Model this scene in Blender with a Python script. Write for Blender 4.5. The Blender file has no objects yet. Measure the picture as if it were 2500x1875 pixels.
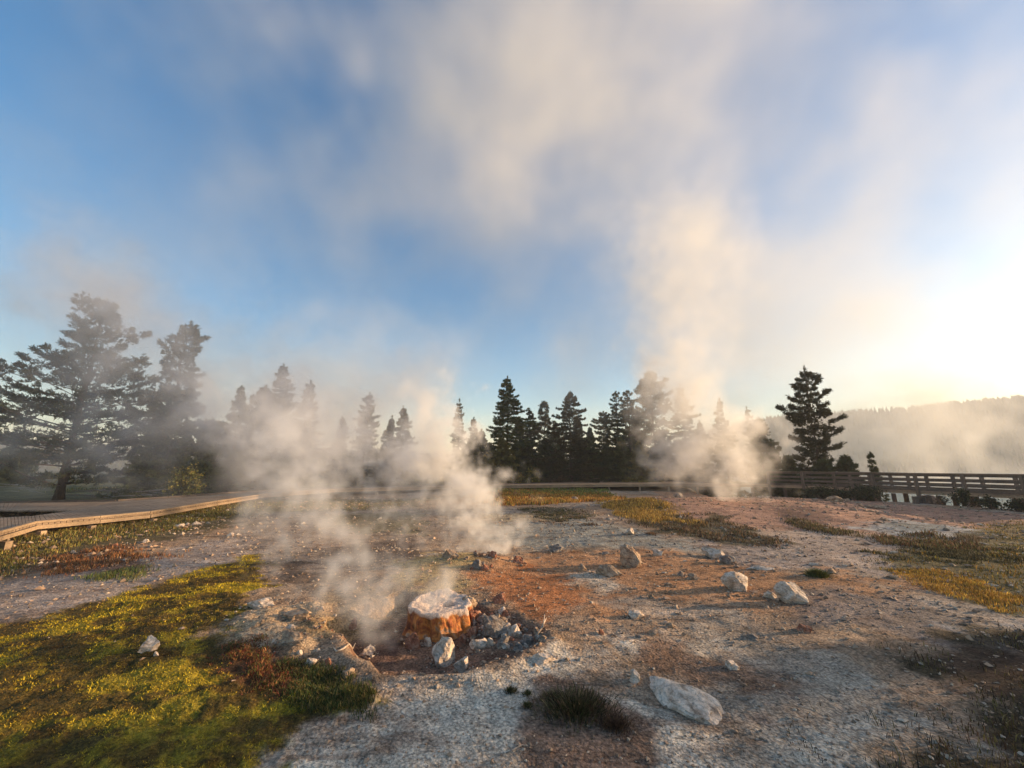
import bpy, bmesh, math, random, time
import numpy as np
from mathutils import Vector, Matrix

T0 = time.time()
sc = bpy.context.scene
COL = sc.collection

# ---------------------------------------------------------------- camera, light, exposure
F, CX, CY = 939.0, 1250.0, 937.5            # the photograph's lens in its own pixels
PITCH, EYE = math.radians(12.2), 2.1
cam = bpy.data.cameras.new('camera')
cam_o = bpy.data.objects.new('camera', cam)
COL.objects.link(cam_o)
cam_o.location = (0, 0, EYE)
cam_o.rotation_euler = (math.radians(90) + PITCH, 0, 0)
cam.sensor_width = 36
cam.lens = 36 * F / 2500
cam.clip_start, cam.clip_end = 0.05, 8000
sc.camera = cam_o

SUN_AZ, SUN_EL = math.radians(80), math.radians(9.5)
w = bpy.data.worlds.new("World")
sc.world = w
w.use_nodes = True
nt = w.node_tree
bg = nt.nodes['Background']
sky = nt.nodes.new('ShaderNodeTexSky')
sky.sky_type = 'NISHITA'
sky.sun_disc = False
sky.sun_elevation, sky.sun_rotation = SUN_EL, SUN_AZ
sky.air_density, sky.dust_density, sky.ozone_density = 1.0, .9, 1.7
hs = nt.nodes.new('ShaderNodeHueSaturation')
hs.inputs['Saturation'].default_value = 1.48
nt.links.new(sky.outputs[0], hs.inputs['Color'])
nt.links.new(hs.outputs[0], bg.inputs[0])
bg.inputs[1].default_value = 0.108
sl = bpy.data.lights.new('sun', 'SUN')
sl.energy, sl.color, sl.angle = 5.0, (1.0, 0.70, 0.41), math.radians(0.6)
sun = bpy.data.objects.new('sun', sl)
COL.objects.link(sun)
SD = Vector((math.sin(SUN_AZ) * math.cos(SUN_EL), math.cos(SUN_AZ) * math.cos(SUN_EL), math.sin(SUN_EL)))
sun.rotation_euler = SD.to_track_quat('Z', 'Y').to_euler()
sun.location = (60, 20, 40)
sc.view_settings.view_transform = 'Standard'
sc.view_settings.look = 'None'
sc.view_settings.exposure = 1.28
sc.cycles.use_denoising = True
sc.cycles.max_bounces = 5
sc.cycles.diffuse_bounces = 2
sc.cycles.glossy_bounces = 2
sc.cycles.volume_bounces = 2
sc.cycles.volume_step_rate = 1.5
sc.cycles.transparent_max_bounces = 48

# ---------------------------------------------------------------- helpers
def ray(px, py):
    dx, dy = (px - CX) / F, (CY - py) / F
    return dx, math.cos(PITCH) - dy * math.sin(PITCH), math.sin(PITCH) + dy * math.cos(PITCH)

def G(px, py, z=0.0):                        # the photo's pixel on the level z
    rx, ry, rz = ray(px, py)
    t = (z - EYE) / min(rz, -1e-3)
    return rx * t, ry * t

def at(px, py, Y):                           # the photo's pixel at the distance Y
    rx, ry, rz = ray(px, py)
    return Vector((rx / ry * Y, Y, EYE + rz / ry * Y))

def tag(o, label=None, cat=None, group=None, kind=None):
    if label: o['label'] = label
    if cat: o['category'] = cat
    if group: o['group'] = group
    if kind: o['kind'] = kind
    return o

def mesh_np(name, V, faces, mat, parent=None, col=None, smooth=False):
    """faces: list of (n x k) index arrays"""
    me = bpy.data.meshes.new(name)
    V = np.asarray(V, np.float32)
    me.vertices.add(len(V))
    me.vertices.foreach_set('co', V.ravel())
    faces = [np.asarray(f, np.int32) for f in faces if len(f)]
    loops = np.concatenate([f.ravel() for f in faces])
    sizes = np.concatenate([np.full(len(f), f.shape[1], np.int32) for f in faces])
    starts = np.concatenate([[0], np.cumsum(sizes)[:-1]]).astype(np.int32)
    me.loops.add(len(loops))
    me.loops.foreach_set('vertex_index', loops)
    me.polygons.add(len(sizes))
    me.polygons.foreach_set('loop_start', starts)
    me.polygons.foreach_set('use_smooth', np.full(len(sizes), smooth, bool))
    if col is not None:
        a = me.attributes.new('col', 'FLOAT_COLOR', 'POINT')
        c = np.ones((len(V), 4), np.float32)
        c[:, :3] = col
        a.data.foreach_set('color', c.ravel())
    me.update(calc_edges=True)
    if mat: me.materials.append(mat)
    o = bpy.data.objects.new(name, me)
    COL.objects.link(o)
    if parent: o.parent = parent
    return o

class MB:
    """collects boxes, tubes and other pieces of ONE mesh"""
    def __init__(s): s.v, s.f = [], []
    def add(s, V, Fs):
        n = len(s.v)
        s.v += [tuple(p) for p in V]
        s.f += [tuple(i + n for i in f) for f in Fs]
    def prism(s, a, b, up, wd, ht):          # a bar from a to b
        a, b, up = Vector(a), Vector(b), Vector(up)
        d = (b - a).normalized()
        sd = d.cross(up).normalized() * wd / 2
        u = sd.cross(d).normalized() * ht / 2
        V = [p + x * sd + y * u for p in (a, b) for x, y in ((-1, -1), (1, -1), (1, 1), (-1, 1))]
        s.add(V, [(0, 1, 2, 3), (7, 6, 5, 4), (4, 5, 1, 0), (5, 6, 2, 1), (6, 7, 3, 2), (7, 4, 0, 3)])
    def tube(s, pts, rad, n=6):
        V, Fs = [], []
        for i, p in enumerate(pts):
            p = Vector(p)
            d = (Vector(pts[min(i + 1, len(pts) - 1)]) - Vector(pts[max(i - 1, 0)])).normalized()
            q = d.to_track_quat('Z', 'Y')
            for k in range(n):
                t = 2 * math.pi * k / n
                V.append(p + q @ Vector((math.cos(t) * rad[i], math.sin(t) * rad[i], 0)))
        for i in range(len(pts) - 1):
            for k in range(n):
                Fs.append((i * n + k, i * n + (k + 1) % n, (i + 1) * n + (k + 1) % n, (i + 1) * n + k))
        Fs.append(tuple(range(n))[::-1]); Fs.append(tuple(range(len(V) - n, len(V))))
        s.add(V, Fs)
    def build(s, name, mat, parent=None, smooth=False):
        me = bpy.data.meshes.new(name)
        me.from_pydata(s.v, [], s.f)
        if smooth: me.polygons.foreach_set('use_smooth', [True] * len(me.polygons))
        me.materials.append(mat)
        o = bpy.data.objects.new(name, me)
        COL.objects.link(o)
        if parent: o.parent = parent
        return o

def empty(name, loc=(0, 0, 0)):
    o = bpy.data.objects.new(name, None)
    o.empty_display_size = 0.2
    COL.objects.link(o)
    o.location = loc
    return o

# lattice noise over the plane, for numpy
_LAT = np.random.default_rng(7).random((256, 256)).astype(np.float32)
def vnoise(x, y, seed=0):
    x = x + seed * 17.31; y = y + seed * 9.73
    xi, yi = np.floor(x), np.floor(y)
    fx, fy = x - xi, y - yi
    fx, fy = fx * fx * (3 - 2 * fx), fy * fy * (3 - 2 * fy)
    xi, yi = xi.astype(np.int64) & 255, yi.astype(np.int64) & 255
    x1, y1 = (xi + 1) & 255, (yi + 1) & 255
    a = _LAT[xi, yi] * (1 - fx) + _LAT[x1, yi] * fx
    b = _LAT[xi, y1] * (1 - fx) + _LAT[x1, y1] * fx
    return (a * (1 - fy) + b * fy) * 2 - 1
def fbm(x, y, freq, octs=4, seed=0, gain=0.5):
    s, a = 0, 1
    for o in range(octs):
        s = s + a * vnoise(x * freq, y * freq, seed + o * 3)
        freq *= 2.03; a *= gain
    return s

def sstep(a, b, x):
    t = np.clip((x - a) / (b - a), 0, 1)
    return t * t * (3 - 2 * t)

def poly_dist(X, Y, P):
    """signed distance (positive inside) of points to a polygon in the plane"""
    P = np.array(P, float)
    d = np.full(X.shape, 1e9); inside = np.zeros(X.shape, bool)
    for i in range(len(P)):
        ax, ay = P[i]; bx, by = P[(i + 1) % len(P)]
        ex, ey = bx - ax, by - ay
        t = np.clip(((X - ax) * ex + (Y - ay) * ey) / (ex * ex + ey * ey + 1e-12), 0, 1)
        d = np.minimum(d, np.hypot(X - ax - t * ex, Y - ay - t * ey))
        c = (ay > Y) != (by > Y)
        xi = ax + (Y - ay) * ex / (ey if abs(ey) > 1e-12 else 1e-12)
        inside ^= c & (X < xi)
    return np.where(inside, d, -d)

def region(X, Y, px, soft=0.1, rough=0.3, seed=0, z=0.0, freq=1.5):
    """0..1 mask of an outline, its edge broken up by noise"""
    P = [G(a, b, z) for a, b in px]
    P = np.array(P)
    lo, hi = P.min(0) - 3, P.max(0) + 3
    out = np.zeros(X.shape)
    m = (X > lo[0]) & (X < hi[0]) & (Y > lo[1]) & (Y < hi[1])
    if m.any():
        x, y = X[m], Y[m]
        d = poly_dist(x, y, P) + rough * fbm(x, y, freq, 5, seed, 0.6)
        out[m] = sstep(-soft, soft, d)
    return out

# ---------------------------------------------------------------- the ground's shape
PIT = [(790, 1520), (850, 1600), (930, 1640), (1060, 1655), (1180, 1640), (1270, 1600), (1345, 1575), (1335, 1530), (1220, 1485), (1130, 1462), (980, 1450), (860, 1480)]
PIT_W = [G(a, b) for a, b in PIT]
CRUST_W = [G(a, b) for a, b in [(520, 1560), (600, 1500), (700, 1480), (830, 1470), (800, 1540), (760, 1600), (700, 1610), (600, 1580)]]
MOSS = [(-500, 2400), (-400, 1600), (0, 1515), (150, 1490), (300, 1450), (430, 1400), (620, 1345), (660, 1360), (650, 1430), (590, 1480), (530, 1545), (600, 1580), (660, 1610), (760, 1660), (860, 1680), (925, 1700), (880, 1745), (760, 1790), (735, 1830), (800, 1880), (900, 2400)]
MOSS_W = [G(a, b) for a, b in MOSS]

def local(X, Y, c, r):
    return np.exp(-(((X - c[0]) / r[0]) ** 2 + ((Y - c[1]) / r[1]) ** 2))

SHORE = [(17, 33), (23.5, 26.5), (26.5, 20.5), (29, 16), (40, 10), (120, 0), (700, 60), (700, 380), (300, 360), (120, 250), (60, 120), (24, 60)]
def height(X, Y):
    X = np.asarray(X, float); Y = np.asarray(Y, float)
    R = np.hypot(X, Y)
    z = 0.10 * fbm(X, Y, 0.13, 3, 1) * sstep(6, 14, R) + 0.018 * fbm(X, Y, 0.9, 4, 2)
    near = sstep(90, 20, R)
    z += near * 0.006 * fbm(X, Y, 7, 3, 4) * sstep(40, 10, R)
    # the pit round the cone, with a raised crust lip at its front
    m = (np.abs(X) < 6) & (Y > 2) & (Y < 13)
    if m.any():
        x, y = X[m], Y[m]
        d = poly_dist(x, y, PIT_W) + 0.10 * fbm(x, y, 2.2, 4, 9)
        zz = -0.20 * sstep(-0.05, 0.28, d) * (1 - .62 * sstep(-.8, -.3, x)) + 0.055 * np.exp(-((d + 0.10) / 0.16) ** 2) * (y < 5.5)
        d2 = poly_dist(x, y, CRUST_W) + 0.12 * fbm(x, y, 2.5, 4, 11)
        zz += 0.055 * sstep(-0.1, 0.25, d2) + 0.03 * sstep(0, .2, d2) * fbm(x, y, 5, 3, 12)
        cx, cy = G(1130, 1375)
        zz += 0.22 * local(x, y, (cx, cy), (1.1, .8)) + .10 * local(x, y, G(1000, 1420), (1.3, .9))
        # moss mat stands a little above the gravel
        d3 = poly_dist(x, y, MOSS_W) + 0.12 * fbm(x, y, 2.0, 4, 21)
        zz += sstep(-0.03, 0.05, d3) * (0.014 + 0.018 * fbm(x, y, 3.5, 4, 22) + 0.010 * fbm(x, y, 11, 3, 23))
        z[m] += zz
    # terrace on the right: low pink sinter mounds
    z += 0.42 * local(X, Y, (8.2, 20.5), (4.5, 3.6)) + 0.30 * local(X, Y, (15, 24), (6, 5))
    z += 0.14 * local(X, Y, (11.6, 17.6), (1.8, 1.0)) + .12 * local(X, Y, (14.0, 18.5), (2.5, .8))
    z -= 0.22 * local(X, Y, (12.4, 21.2), (1.1, 0.7))
    # dips under the far walk
    z -= 0.35 * local(X, Y, (12, 34), (9, 5))
    # bank down to the lake
    ms = (X > 5) & (Y > -10)
    if ms.any():
        d = poly_dist(X[ms], Y[ms], SHORE) + 0.5 * fbm(X[ms], Y[ms], 0.3, 3, 31)
        z[ms] -= 3.2 * sstep(-1.5, 4.5, d)
        z[ms] -= 6 * sstep(10, 60, d)
    z += 0.8 * fbm(X, Y, 0.02, 3, 41) * sstep(60, 200, R)
    return z
def h1(x, y): return float(height(np.array([x]), np.array([y]))[0])

# ---------------------------------------------------------------- materials
def new_mat(name):
    m = bpy.data.materials.new(name)
    m.use_nodes = True
    n, l = m.node_tree.nodes, m.node_tree.links
    return m, n, l, n['Principled BSDF']
def noise_node(n, l, vec, scale, detail=4, rough=0.6, dist=0):
    t = n.new('ShaderNodeTexNoise')
    t.inputs['Scale'].default_value, t.inputs['Detail'].default_value = scale, detail
    t.inputs['Roughness'].default_value, t.inputs['Distortion'].default_value = rough, dist
    if vec: l.new(vec, t.inputs['Vector'])
    return t
def ramp(n, l, fac, stops):
    r = n.new('ShaderNodeValToRGB')
    e = r.color_ramp.elements
    while len(e) < len(stops): e.new(0.5)
    for i, (p, c) in enumerate(stops):
        e[i].position = p
        e[i].color = (*c, 1) if not isinstance(c, float) else (c, c, c, 1)
    l.new(fac, r.inputs[0])
    return r
def mul(n, l, a, b, fac=1.0, mode='MULTIPLY'):
    x = n.new('ShaderNodeMix')
    x.data_type, x.blend_type = 'RGBA', mode
    if isinstance(fac, float): x.inputs[0].default_value = fac
    else: l.new(fac, x.inputs[0])
    for s, v in ((6, a), (7, b)):
        if isinstance(v, tuple): x.inputs[s].default_value = (*v, 1)
        else: l.new(v, x.inputs[s])
    return x.outputs[2]
def bump(n, l, h, bsdf, strength, dist, prev=None):
    b = n.new('ShaderNodeBump')
    b.inputs['Strength'].default_value, b.inputs['Distance'].default_value = strength, dist
    l.new(h, b.inputs['Height'])
    if prev: l.new(prev.outputs[0], b.inputs['Normal'])
    l.new(b.outputs[0], bsdf.inputs['Normal'])
    return b
def attr(n, name='col'):
    a = n.new('ShaderNodeAttribute')
    a.attribute_name = name
    return a

def ground_material():
    m, n, l, b = new_mat('ground_soil')
    a = attr(n)
    co = n.new('ShaderNodeNewGeometry').outputs['Position']
    f1 = noise_node(n, l, co, 42, 3, .7)
    f2 = noise_node(n, l, co, 9, 5, .65)
    f3 = noise_node(n, l, co, 1.7, 5, .6)
    mp = n.new('ShaderNodeMapping'); mp.inputs['Scale'].default_value = (.55, 2.6, 1); mp.inputs['Rotation'].default_value = (0, 0, .25); l.new(co, mp.inputs[0])
    f4 = noise_node(n, l, mp.outputs[0], 1.5, 7, .68, .8)
    v = n.new('ShaderNodeTexVoronoi'); v.inputs['Scale'].default_value = 34; l.new(co, v.inputs['Vector'])
    c = mul(n, l, a.outputs['Color'], ramp(n, l, f1.outputs[0], [(.34, .50), (.5, .98), (.68, 1.25)]).outputs[0])
    c = mul(n, l, c, ramp(n, l, f2.outputs[0], [(.3, .62), (.5, 1.0), (.7, 1.22)]).outputs[0])
    c = mul(n, l, c, ramp(n, l, f3.outputs[0], [(.3, (.80, .74, .70)), (.5, (1., 1., 1.)), (.7, (1.1, 1.1, 1.1))]).outputs[0])
    c = mul(n, l, c, ramp(n, l, f4.outputs[0], [(.34, (.62, .54, .50)), (.46, (1., 1., 1.)), (.62, (1.08, 1.07, 1.05))]).outputs[0])
    c = mul(n, l, c, ramp(n, l, v.outputs['Distance'], [(.0, 1.18), (.45, .95), (.75, .6)]).outputs[0])
    # fine cracks in the dried crust, where the noise lets them through
    wob = noise_node(n, l, co, 3.0, 3, .6)
    wc = n.new('ShaderNodeVectorMath'); wc.operation = 'MULTIPLY_ADD'; wc.inputs[1].default_value = (.35, .35, 0); l.new(wob.outputs['Color'], wc.inputs[0]); l.new(co, wc.inputs[2])
    ck = n.new('ShaderNodeTexVoronoi'); ck.feature = 'DISTANCE_TO_EDGE'; ck.inputs['Scale'].default_value = 2.6; l.new(wc.outputs[0], ck.inputs['Vector'])
    line = ramp(n, l, ck.outputs['Distance'], [(.0, .45), (.035, 1.0)])
    msk = ramp(n, l, f3.outputs[0], [(.50, .0), (.62, .75)])
    c = mul(n, l, c, line.outputs[0], msk.outputs[0])
    l.new(c, b.inputs['Base Color'])
    b.inputs['Roughness'].default_value = .95
    b.inputs['Specular IOR Level'].default_value = .15
    p = bump(n, l, f1.outputs[0], b, .9, .020)
    p = bump(n, l, v.outputs['Distance'], b, .6, -.012, p)
    bump(n, l, f2.outputs[0], b, .7, .05, p)
    return m

def veg_material(name, base=None, var=0.35, trans=0.0, rough=.7):
    m, n, l, b = new_mat(name)
    co = n.new('ShaderNodeNewGeometry').outputs['Position']
    f = noise_node(n, l, co, 2.0, 3)
    src = attr(n).outputs['Color'] if base is None else base
    c = mul(n, l, src, ramp(n, l, f.outputs[0], [(.35, 1 - var), (.65, 1 + var)]).outputs[0])
    l.new(c, b.inputs['Base Color'])
    b.inputs['Roughness'].default_value = rough
    b.inputs['Specular IOR Level'].default_value = .2
    if trans:
        t = n.new('ShaderNodeBsdfTranslucent'); l.new(c, t.inputs[0])
        mx = n.new('ShaderNodeMixShader'); mx.inputs[0].default_value = trans
        l.new(b.outputs[0], mx.inputs[1]); l.new(t.outputs[0], mx.inputs[2])
        l.new(mx.outputs[0], n['Material Output'].inputs['Surface'])
    return m

def rock_material(name, c1, c2, c3, sc_=6.0):
    m, n, l, b = new_mat(name)
    tc = n.new('ShaderNodeTexCoord').outputs['Object']
    f = noise_node(n, l, tc, sc_, 6, .65, .6)
    g = noise_node(n, l, tc, sc_ * 7, 5, .7)
    mp = n.new('ShaderNodeMapping'); mp.inputs['Scale'].default_value = (1, 1, 4); l.new(tc, mp.inputs[0])
    s = noise_node(n, l, mp.outputs[0], sc_ * 1.6, 5, .6, 1.0)
    c = ramp(n, l, f.outputs[0], [(.34, c3), (.47, c2), (.60, c1)]).outputs[0]
    c = mul(n, l, c, ramp(n, l, g.outputs[0], [(.3, .6), (.5, 1.0), (.7, 1.15)]).outputs[0])
    c = mul(n, l, c, ramp(n, l, s.outputs[0], [(.38, .62), (.48, 1.0)]).outputs[0])
    l.new(c, b.inputs['Base Color'])
    b.inputs['Roughness'].default_value = .9
    b.inputs['Specular IOR Level'].default_value = .2
    p = bump(n, l, s.outputs[0], b, .7, .03)
    bump(n, l, g.outputs[0], b, .6, .012, p)
    return m

def wood_material(name, c1, c2, scale=1.0, along='X'):
    m, n, l, b = new_mat(name)
    co = n.new('ShaderNodeNewGeometry').outputs['Position']
    mp = n.new('ShaderNodeMapping'); l.new(co, mp.inputs[0])
    mp.inputs['Scale'].default_value = {'X': (.6, 8, 14), 'Z': (9, 9, .8), 'P': (3, 3, 3)}[along]
    f = noise_node(n, l, mp.outputs[0], 2.2 * scale, 5, .65, .4)
    g = noise_node(n, l, co, .9, 4, .6)
    c = ramp(n, l, f.outputs[0], [(.3, c2), (.6, c1)]).outputs[0]
    c = mul(n, l, c, ramp(n, l, g.outputs[0], [(.3, .65), (.7, 1.2)]).outputs[0])
    l.new(c, b.inputs['Base Color'])
    b.inputs['Roughness'].default_value = .8
    b.inputs['Specular IOR Level'].default_value = .3
    bump(n, l, f.outputs[0], b, .5, .01)
    return m

M_GROUND = ground_material()
M_PALE = rock_material('pale_sinter', (.80, .65, .51), (.64, .50, .38), (.34, .23, .15))
M_TAN = rock_material('tan_sinter', (.52, .38, .26), (.38, .26, .17), (.20, .12, .08))
M_GREY = rock_material('grey_rock', (.36, .31, .26), (.25, .20, .165), (.12, .085, .065))
M_RED = rock_material('rusty_rock', (.46, .26, .17), (.34, .14, .08), (.14, .06, .04))
M_DECK = wood_material('deck_wood', (.36, .255, .17), (.22, .15, .10), along='P')
M_EDGE = wood_material('edge_wood', (.42, .30, .19), (.26, .17, .10))
M_POST = wood_material('post_wood', (.22, .16, .115), (.11, .08, .06), along='Z')
M_RAIL = wood_material('rail_wood', (.17, .125, .095), (.085, .062, .048))
M_BARK = wood_material('bark', (.11, .075, .055), (.045, .032, .026), along='Z')
M_DEAD = wood_material('dead_wood', (.34, .30, .26), (.16, .13, .11), 3.0, 'P')
M_NEEDLE = veg_material('needles', None, .35, .12)
M_BLADE = veg_material('blades', None, .3, .2)

# ---------------------------------------------------------------- ground sheet
rng = np.random.default_rng(3)
def ground():
    a1 = np.radians(np.linspace(-62, 62, 760))
    a2 = np.radians(np.linspace(62, 298, 62))[1:-1]
    ang = np.concatenate([a1, a2])
    rad = np.concatenate([[0.02, .5, 1.0, 1.5], np.geomspace(1.9, 60, 620), np.geomspace(62, 1500, 60)])
    na, nr = len(ang), len(rad)
    A, R = np.meshgrid(ang, rad)
    X, Y = R * np.sin(A), R * np.cos(A)
    Z = height(X, Y)
    C = np.zeros(X.shape + (3,))
    C[:] = (.42, .29, .19)
    def paint(mask, rgb, k=1.0):
        m = (mask * k)[..., None]
        C[:] = C * (1 - m) + np.array(rgb) * m
    n1 = fbm(X, Y, .35, 5, 50, .6); n2 = fbm(X, Y, 1.1, 5, 51, .6); n3 = fbm(X, Y, 3.0, 4, 52, .65)
    paint(sstep(.0, .6, n1), (.46, .37, .29), .8)
    paint(sstep(.1, .7, n2), (.32, .20, .12), .4)
    D = np.hypot(X, Y)
    # far field: dry grass meadow
    paint(sstep(38, 46, Y + .25 * np.abs(X) * (X < 0)), (.11, .10, .045))
    paint(sstep(18, 22, Y + .15 * np.abs(X)) * (X < -6) * sstep(60, 50, np.degrees(np.arctan2(-X, Y))) * sstep(.30, .60, -X / np.maximum(Y, 1)), (.17, .15, .055), .9)
    paint(sstep(70, 90, D), (.07, .075, .04))
    # left gravel wash
    paint(region(X, Y, [(-400, 1480), (0, 1420), (200, 1380), (420, 1330), (700, 1290), (800, 1330), (620, 1345), (430, 1400), (250, 1460), (0, 1520), (-400, 1600)], .3, .3, 1), (.46, .36, .29))
    paint(region(X, Y, [(600, 1260), (1000, 1230), (1150, 1300), (900, 1400), (650, 1400)], .5, .6, 2), (.38, .29, .22), .8)
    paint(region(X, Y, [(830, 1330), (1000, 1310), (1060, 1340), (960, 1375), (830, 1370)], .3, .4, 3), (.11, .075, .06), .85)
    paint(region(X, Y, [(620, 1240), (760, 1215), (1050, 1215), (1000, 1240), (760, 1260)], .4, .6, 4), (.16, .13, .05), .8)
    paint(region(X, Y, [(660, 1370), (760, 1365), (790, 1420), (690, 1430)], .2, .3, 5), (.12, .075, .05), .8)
    paint(region(X, Y, [(800, 1265), (1020, 1250), (1040, 1300), (840, 1300)], .4, .6, 46), (.20, .17, .08), .7)
    # strip of soil under the walk
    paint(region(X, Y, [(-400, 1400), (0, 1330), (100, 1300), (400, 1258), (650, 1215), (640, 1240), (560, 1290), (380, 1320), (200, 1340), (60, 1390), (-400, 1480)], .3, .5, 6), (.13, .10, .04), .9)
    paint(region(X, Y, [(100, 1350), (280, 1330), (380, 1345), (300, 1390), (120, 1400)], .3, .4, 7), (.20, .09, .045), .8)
    # grey green washes at the middle right
    paint(region(X, Y, [(1180, 1285), (1400, 1270), (1600, 1310), (1760, 1350), (1650, 1360), (1480, 1340), (1300, 1335), (1190, 1320)], .4, .5, 8), (.40, .39, .33), .85)
    paint(region(X, Y, [(1180, 1255), (1330, 1260), (1360, 1280), (1200, 1278)], .3, .4, 9), (.52, .40, .24), .9)
    # terrace, pink
    paint(region(X, Y, [(1480, 1210), (1700, 1195), (1900, 1195), (2200, 1235), (2700, 1270), (2700, 1310), (2300, 1300), (2050, 1300), (1850, 1300), (1650, 1275), (1520, 1235)], .6, .6, 10), (.46, .27, .19))
    paint(region(X, Y, [(1600, 1195), (1760, 1195), (1760, 1220), (1620, 1215)], .4, .5, 11), (.55, .30, .17), .8)
    paint(region(X, Y, [(1850, 1240), (2030, 1250), (2050, 1275), (1960, 1280), (1870, 1262)], .3, .5, 12), (.17, .10, .085), .8)
    paint(region(X, Y, [(1700, 1320), (2050, 1290), (2200, 1330), (2250, 1400), (2000, 1380), (1800, 1380)], .4, .6, 13), (.44, .35, .29), .9)
    paint(region(X, Y, [(2060, 1285), (2200, 1268), (2400, 1290), (2440, 1320), (2300, 1320), (2150, 1300)], .3, .4, 14), (.42, .43, .42), .9)
    paint(region(X, Y, [(2150, 1278), (2300, 1278), (2350, 1295), (2200, 1292)], .15, .2, 15), (.19, .21, .20), .8)
    # orange soil
    paint(region(X, Y, [(1180, 1390), (1330, 1350), (1600, 1350), (1900, 1390), (2200, 1410), (2250, 1450), (1950, 1470), (1650, 1480), (1450, 1500), (1300, 1520), (1200, 1470)], .35, .5, 16), (.53, .275, .135), .9)
    paint(region(X, Y, [(1180, 1400), (1300, 1385), (1450, 1420), (1420, 1480), (1330, 1520), (1240, 1480)], .25, .35, 17), (.54, .215, .085), .9)
    paint(region(X, Y, [(1380, 1395), (1500, 1400), (1540, 1440), (1480, 1455), (1400, 1430)], .2, .3, 18), (.62, .52, .40), .9)
    paint(region(X, Y, [(1480, 1470), (1640, 1465), (1780, 1500), (1640, 1530), (1500, 1510)], .3, .4, 19), (.50, .42, .33), .7)
    # yellow crust around the steam vents
    paint(region(X, Y, [(1050, 1340), (1140, 1360), (1160, 1400), (1120, 1470), (1000, 1440), (980, 1370)], .2, .3, 20), (.50, .36, .15), .8)
    paint(region(X, Y, [(1150, 1352), (1215, 1348), (1225, 1368), (1170, 1378)], .1, .12, 47), (.10, .05, .04), .9)
    # bright gravel in front of the pit
    paint(region(X, Y, [(690, 1900), (735, 1820), (900, 1720), (1000, 1660), (1280, 1620), (1400, 1560), (1560, 1570), (1500, 1640), (1420, 1660), (1700, 1760), (2000, 1700), (2250, 1760), (2150, 2400), (690, 2400)], .2, .35, 21), (.64, .55, .435), .95)
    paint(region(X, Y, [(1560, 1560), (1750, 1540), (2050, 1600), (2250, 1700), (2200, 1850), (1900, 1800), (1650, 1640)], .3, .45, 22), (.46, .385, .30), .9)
    paint(region(X, Y, [(1290, 1660), (1340, 1640), (1420, 1690), (1540, 1770), (1560, 1900), (1450, 2300), (1330, 2300), (1290, 1800)], .08, .16, 23), (.25, .15, .10), .9)
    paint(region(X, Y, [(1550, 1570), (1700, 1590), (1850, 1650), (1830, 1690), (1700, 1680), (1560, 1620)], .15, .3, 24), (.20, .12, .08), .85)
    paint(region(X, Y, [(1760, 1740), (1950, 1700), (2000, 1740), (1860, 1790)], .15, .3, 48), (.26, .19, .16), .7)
    paint(region(X, Y, [(850, 1780), (1000, 1770), (1080, 1800), (960, 1840), (860, 1820)], .06, .12, 25), (.36, .26, .19), .6)
    paint(region(X, Y, [(1900, 1450), (2150, 1440), (2350, 1500), (2450, 1560), (2200, 1560), (1950, 1520)], .3, .4, 26), (.24, .20, .18), .8)
    paint(region(X, Y, [(2280, 1520), (2500, 1530), (2600, 1560), (2450, 1590)], .2, .2, 27), (.45, .43, .41), .8)
    # the pit floor and the crust beside it
    paint(region(X, Y, PIT, .08, .10, 9, freq=2.2), (.27, .155, .10), .95)
    paint(region(X, Y, [(820, 1510), (900, 1490), (990, 1530), (980, 1580), (880, 1580)], .06, .1, 28), (.13, .075, .06), .8)
    paint(region(X, Y, [(1180, 1575), (1300, 1570), (1340, 1590), (1240, 1630), (1130, 1650)], .05, .08, 29), (.10, .055, .04), .7)
    paint(region(X, Y, [(520, 1560), (600, 1500), (700, 1475), (830, 1465), (800, 1540), (760, 1610), (830, 1700), (740, 1680), (700, 1610), (600, 1580)], .08, .12, 30), (.56, .40, .25), .9)
    paint(region(X, Y, [(700, 1500), (860, 1480), (880, 1520), (800, 1560), (720, 1560)], .08, .15, 31), (.50, .33, .16), .8)
    paint(region(X, Y, [(790, 1450), (980, 1440), (1000, 1470), (860, 1500)], .08, .15, 49), (.42, .30, .17), .6)
    # planted ground: moss and grass soil under the blades
    moss = region(X, Y, MOSS, .16, .22, 21, freq=2.6)
    mc = np.zeros_like(C); mc[:] = (.26, .195, .022)
    t = sstep(-.2, .5, n3 + .5 * n2)[..., None]
    mc = mc * t + np.array((.12, .08, .018)) * (1 - t)
    C[:] = C * (1 - moss[..., None]) + mc * moss[..., None]
    paint(region(X, Y, [(560, 1580), (700, 1580), (800, 1660), (760, 1700), (620, 1680), (540, 1620)], .1, .15, 32), (.13, .06, .03), .8)
    for i, (P, c) in enumerate(GRASS_AREAS):
        paint(region(X, Y, P, .25, .35, 60 + i), c, .85)
    paint(region(X, Y, [(2250, 1560), (2500, 1540), (2900, 1600), (2900, 2400), (2080, 2400), (2080, 1900), (2200, 1800), (2290, 1700)], .25, .4, 34), (.055, .040, .020), .95)
    paint(region(X, Y, [(2290, 1560), (2600, 1560), (2700, 1690), (2400, 1700)], .2, .3, 35), (.07, .035, .025), .7)
    # lake bed and shore
    paint(sstep(-.6, -1.2, Z), (.10, .08, .065), 1.0)
    # broken small scale patches everywhere but the plants
    k = np.clip(1 + .17 * n3 + .15 * n2, .55, 1.5)[..., None]
    C *= k
    V = np.stack([X, Y, Z], -1).reshape(-1, 3)
    i = np.arange(nr - 1)[:, None] * na
    j = np.arange(na)[None]; j2 = (j + 1) % na
    Q = np.stack([i + j, i + na + j, i + na + j2, i + j2], -1).reshape(-1, 4)[:, ::-1]
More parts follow.
